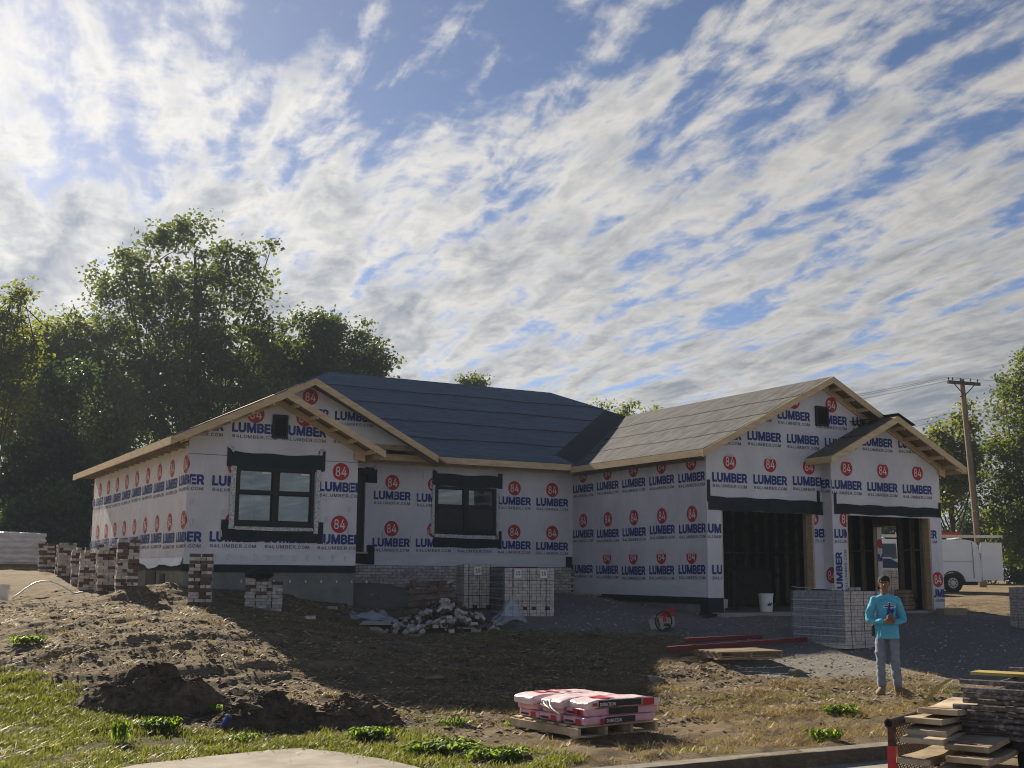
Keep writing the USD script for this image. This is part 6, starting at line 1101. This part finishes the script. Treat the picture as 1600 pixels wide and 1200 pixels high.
jv, jf = soft(J_, .018, 4, .45); nn = meshkit.fbm(jv*np.array([10, 10, 16]), 3, 18); rd = jv-V3([0, 0, 0]); rd[:, 0] -= np.where(jv[:, 0] > 0, .1, -.1); rd[:, 2] = 0; rd /= np.linalg.norm(rd, axis=1)[:, None]+1e-6; jv = jv+rd*((nn-.5)*.055*smooth(.9, .6, jv[:, 2]))[:, None]
jv[:, :2] *= (1-.16*smooth(.80, .88, jv[:, 2]))[:, None]
MAN.add('jeans', (jv, jf), 'denim', bodyp, smooth=True)
for a_, d in ((ankL, (-.04, -.17)), (ankR, (.15, -.12))):
    bt = hullspheres((V3(a_)+V3([0, 0, .06]), (.058, .064, .03)), ((a_[0], a_[1]+.03, .06), (.05, .055, .05))); bt += hullspheres(((a_[0], a_[1]+.03, .05), (.05, .055, .045)), ((a_[0]+d[0], a_[1]+d[1], .042), (.054, .058, .042)), ((a_[0]+d[0]*.3, a_[1]+d[1]*.3, .09), (.045, .05, .04)))
    MAN.add('boot', soft(bt, .016, 4, .4), 'boot', bodyp, smooth=True)
    so_ = hullspheres(((a_[0], a_[1]+.04, .008), (.055, .06, .014)), ((a_[0]+d[0]*1.05, a_[1]+d[1]*1.05, .008), (.058, .062, .014))); MAN.add('boot_sole', soft(so_, .02, 3, .4), 'dark', bodyp, smooth=True)
hp = hullspheres(((hx0, .008, 1.668), (.091, .108, .082)), ((hx0, .03, 1.62), (.083, .086, .05))) - m3.Manifold.cube((.4, .4, .2), True).translate((hx0, -.15, 1.545)) - m3.Manifold.cube((.3, .105, .2), True).translate((hx0, -.125, 1.553))
MAN.add('cap', soft(hp, .014, 3, .4), 'hair', bodyp, smooth=True)
for s in (-1, 1):
    MAN.add('eye', mf(hullspheres(((hx0+s*.030, -.083, 1.637), (.011, .006, .006)))), 'eye', bodyp, smooth=True); MAN.add('eyebrow', mf(hullspheres(((hx0+s*.018, -.092, 1.655), (.006, .004, .004)), ((hx0+s*.044, -.084, 1.655), (.006, .004, .004)))), 'hair', bodyp, smooth=True)
MAN.add('mouth', mf(hullspheres(((hx0-.02, -.082, 1.563), (.006, .006, .004)), ((hx0+.02, -.082, 1.563), (.006, .006, .004)), ((hx0, -.087, 1.563), (.008, .006, .006)))), 'lip', bodyp, smooth=True)
MAN.add('radio', move(cbx((.06, .05, .17), .012), (-.185, .03, .93)), 'black_plastic')
# emblem on the chest: small figure over a block of marks, wrapped on the shirt front
def on_chest(poly, mat, nm, off):
    m = trimesh.creation.extrude_polygon(poly.segmentize(.012), .002, engine='earcut'); v = np.array(m.vertices); tr = trimesh.Trimesh(sv_, sf_, process=False); o = np.stack([v[:, 0], np.full(len(v), -1.0), v[:, 1]], 1)
    from scipy.spatial import cKDTree
    kk = cKDTree(sv_[:, [0, 2]][(sv_[:, 1] < 0) & (np.abs(sv_[:, 0]) < .2)]); yy = sv_[:, 1][(sv_[:, 1] < 0) & (np.abs(sv_[:, 0]) < .2)]; d_, i_ = kk.query(v[:, :2], k=6); y = yy[i_].min(1)
    MAN.add(nm, (np.stack([v[:, 0], y-off-v[:, 2], v[:, 1]], 1), m.faces), mat, shirt)
ex, ez = .055, 1.285
white = unary_union([Point(ex, ez+.045).buffer(.026), LineString([(ex-.075, ez), (ex+.075, ez)]).buffer(.017), LineString([(ex, ez+.02), (ex, ez-.04)]).buffer(.02)]); blue = unary_union([Point(ex, ez+.045).buffer(.016), LineString([(ex-.07, ez+.002), (ex+.07, ez+.002)]).buffer(.008), LineString([(ex, ez+.03), (ex-.03, ez-.12)]).buffer(.014), LineString([(ex, ez-.03), (ex+.03, ez-.09)]).buffer(.013), sbox(ex-.035, ez-.11, ex-.005, ez-.05), Point(ex+.04, ez-.055).buffer(.024)])
on_chest(white, 'logo_white', 'emblem', .006); on_chest(blue, 'logo_blue', 'emblem', .010)

# ------------------------------------------------------------------ thin blue volume added to lift the dark shade of the trees
SHADE_LIFT = .0003
if SHADE_LIFT:
    usdkit.material(stage, '/World/Looks/shade_lift_air', {'v': ('principled_volume', {'color': (.62, .78, 1.0), 'density': SHADE_LIFT, 'anisotropy': .35})}, volume='v.volume')
    MT['haze'] = UsdShade.Material.Get(stage, '/World/Looks/shade_lift_air')
    solo('haze', bx(-900, 900, -700, 900, -6, 24), 'haze', 'thin bluish volume added to lift the shade over the lot and trees', 'haze', kind='stuff')
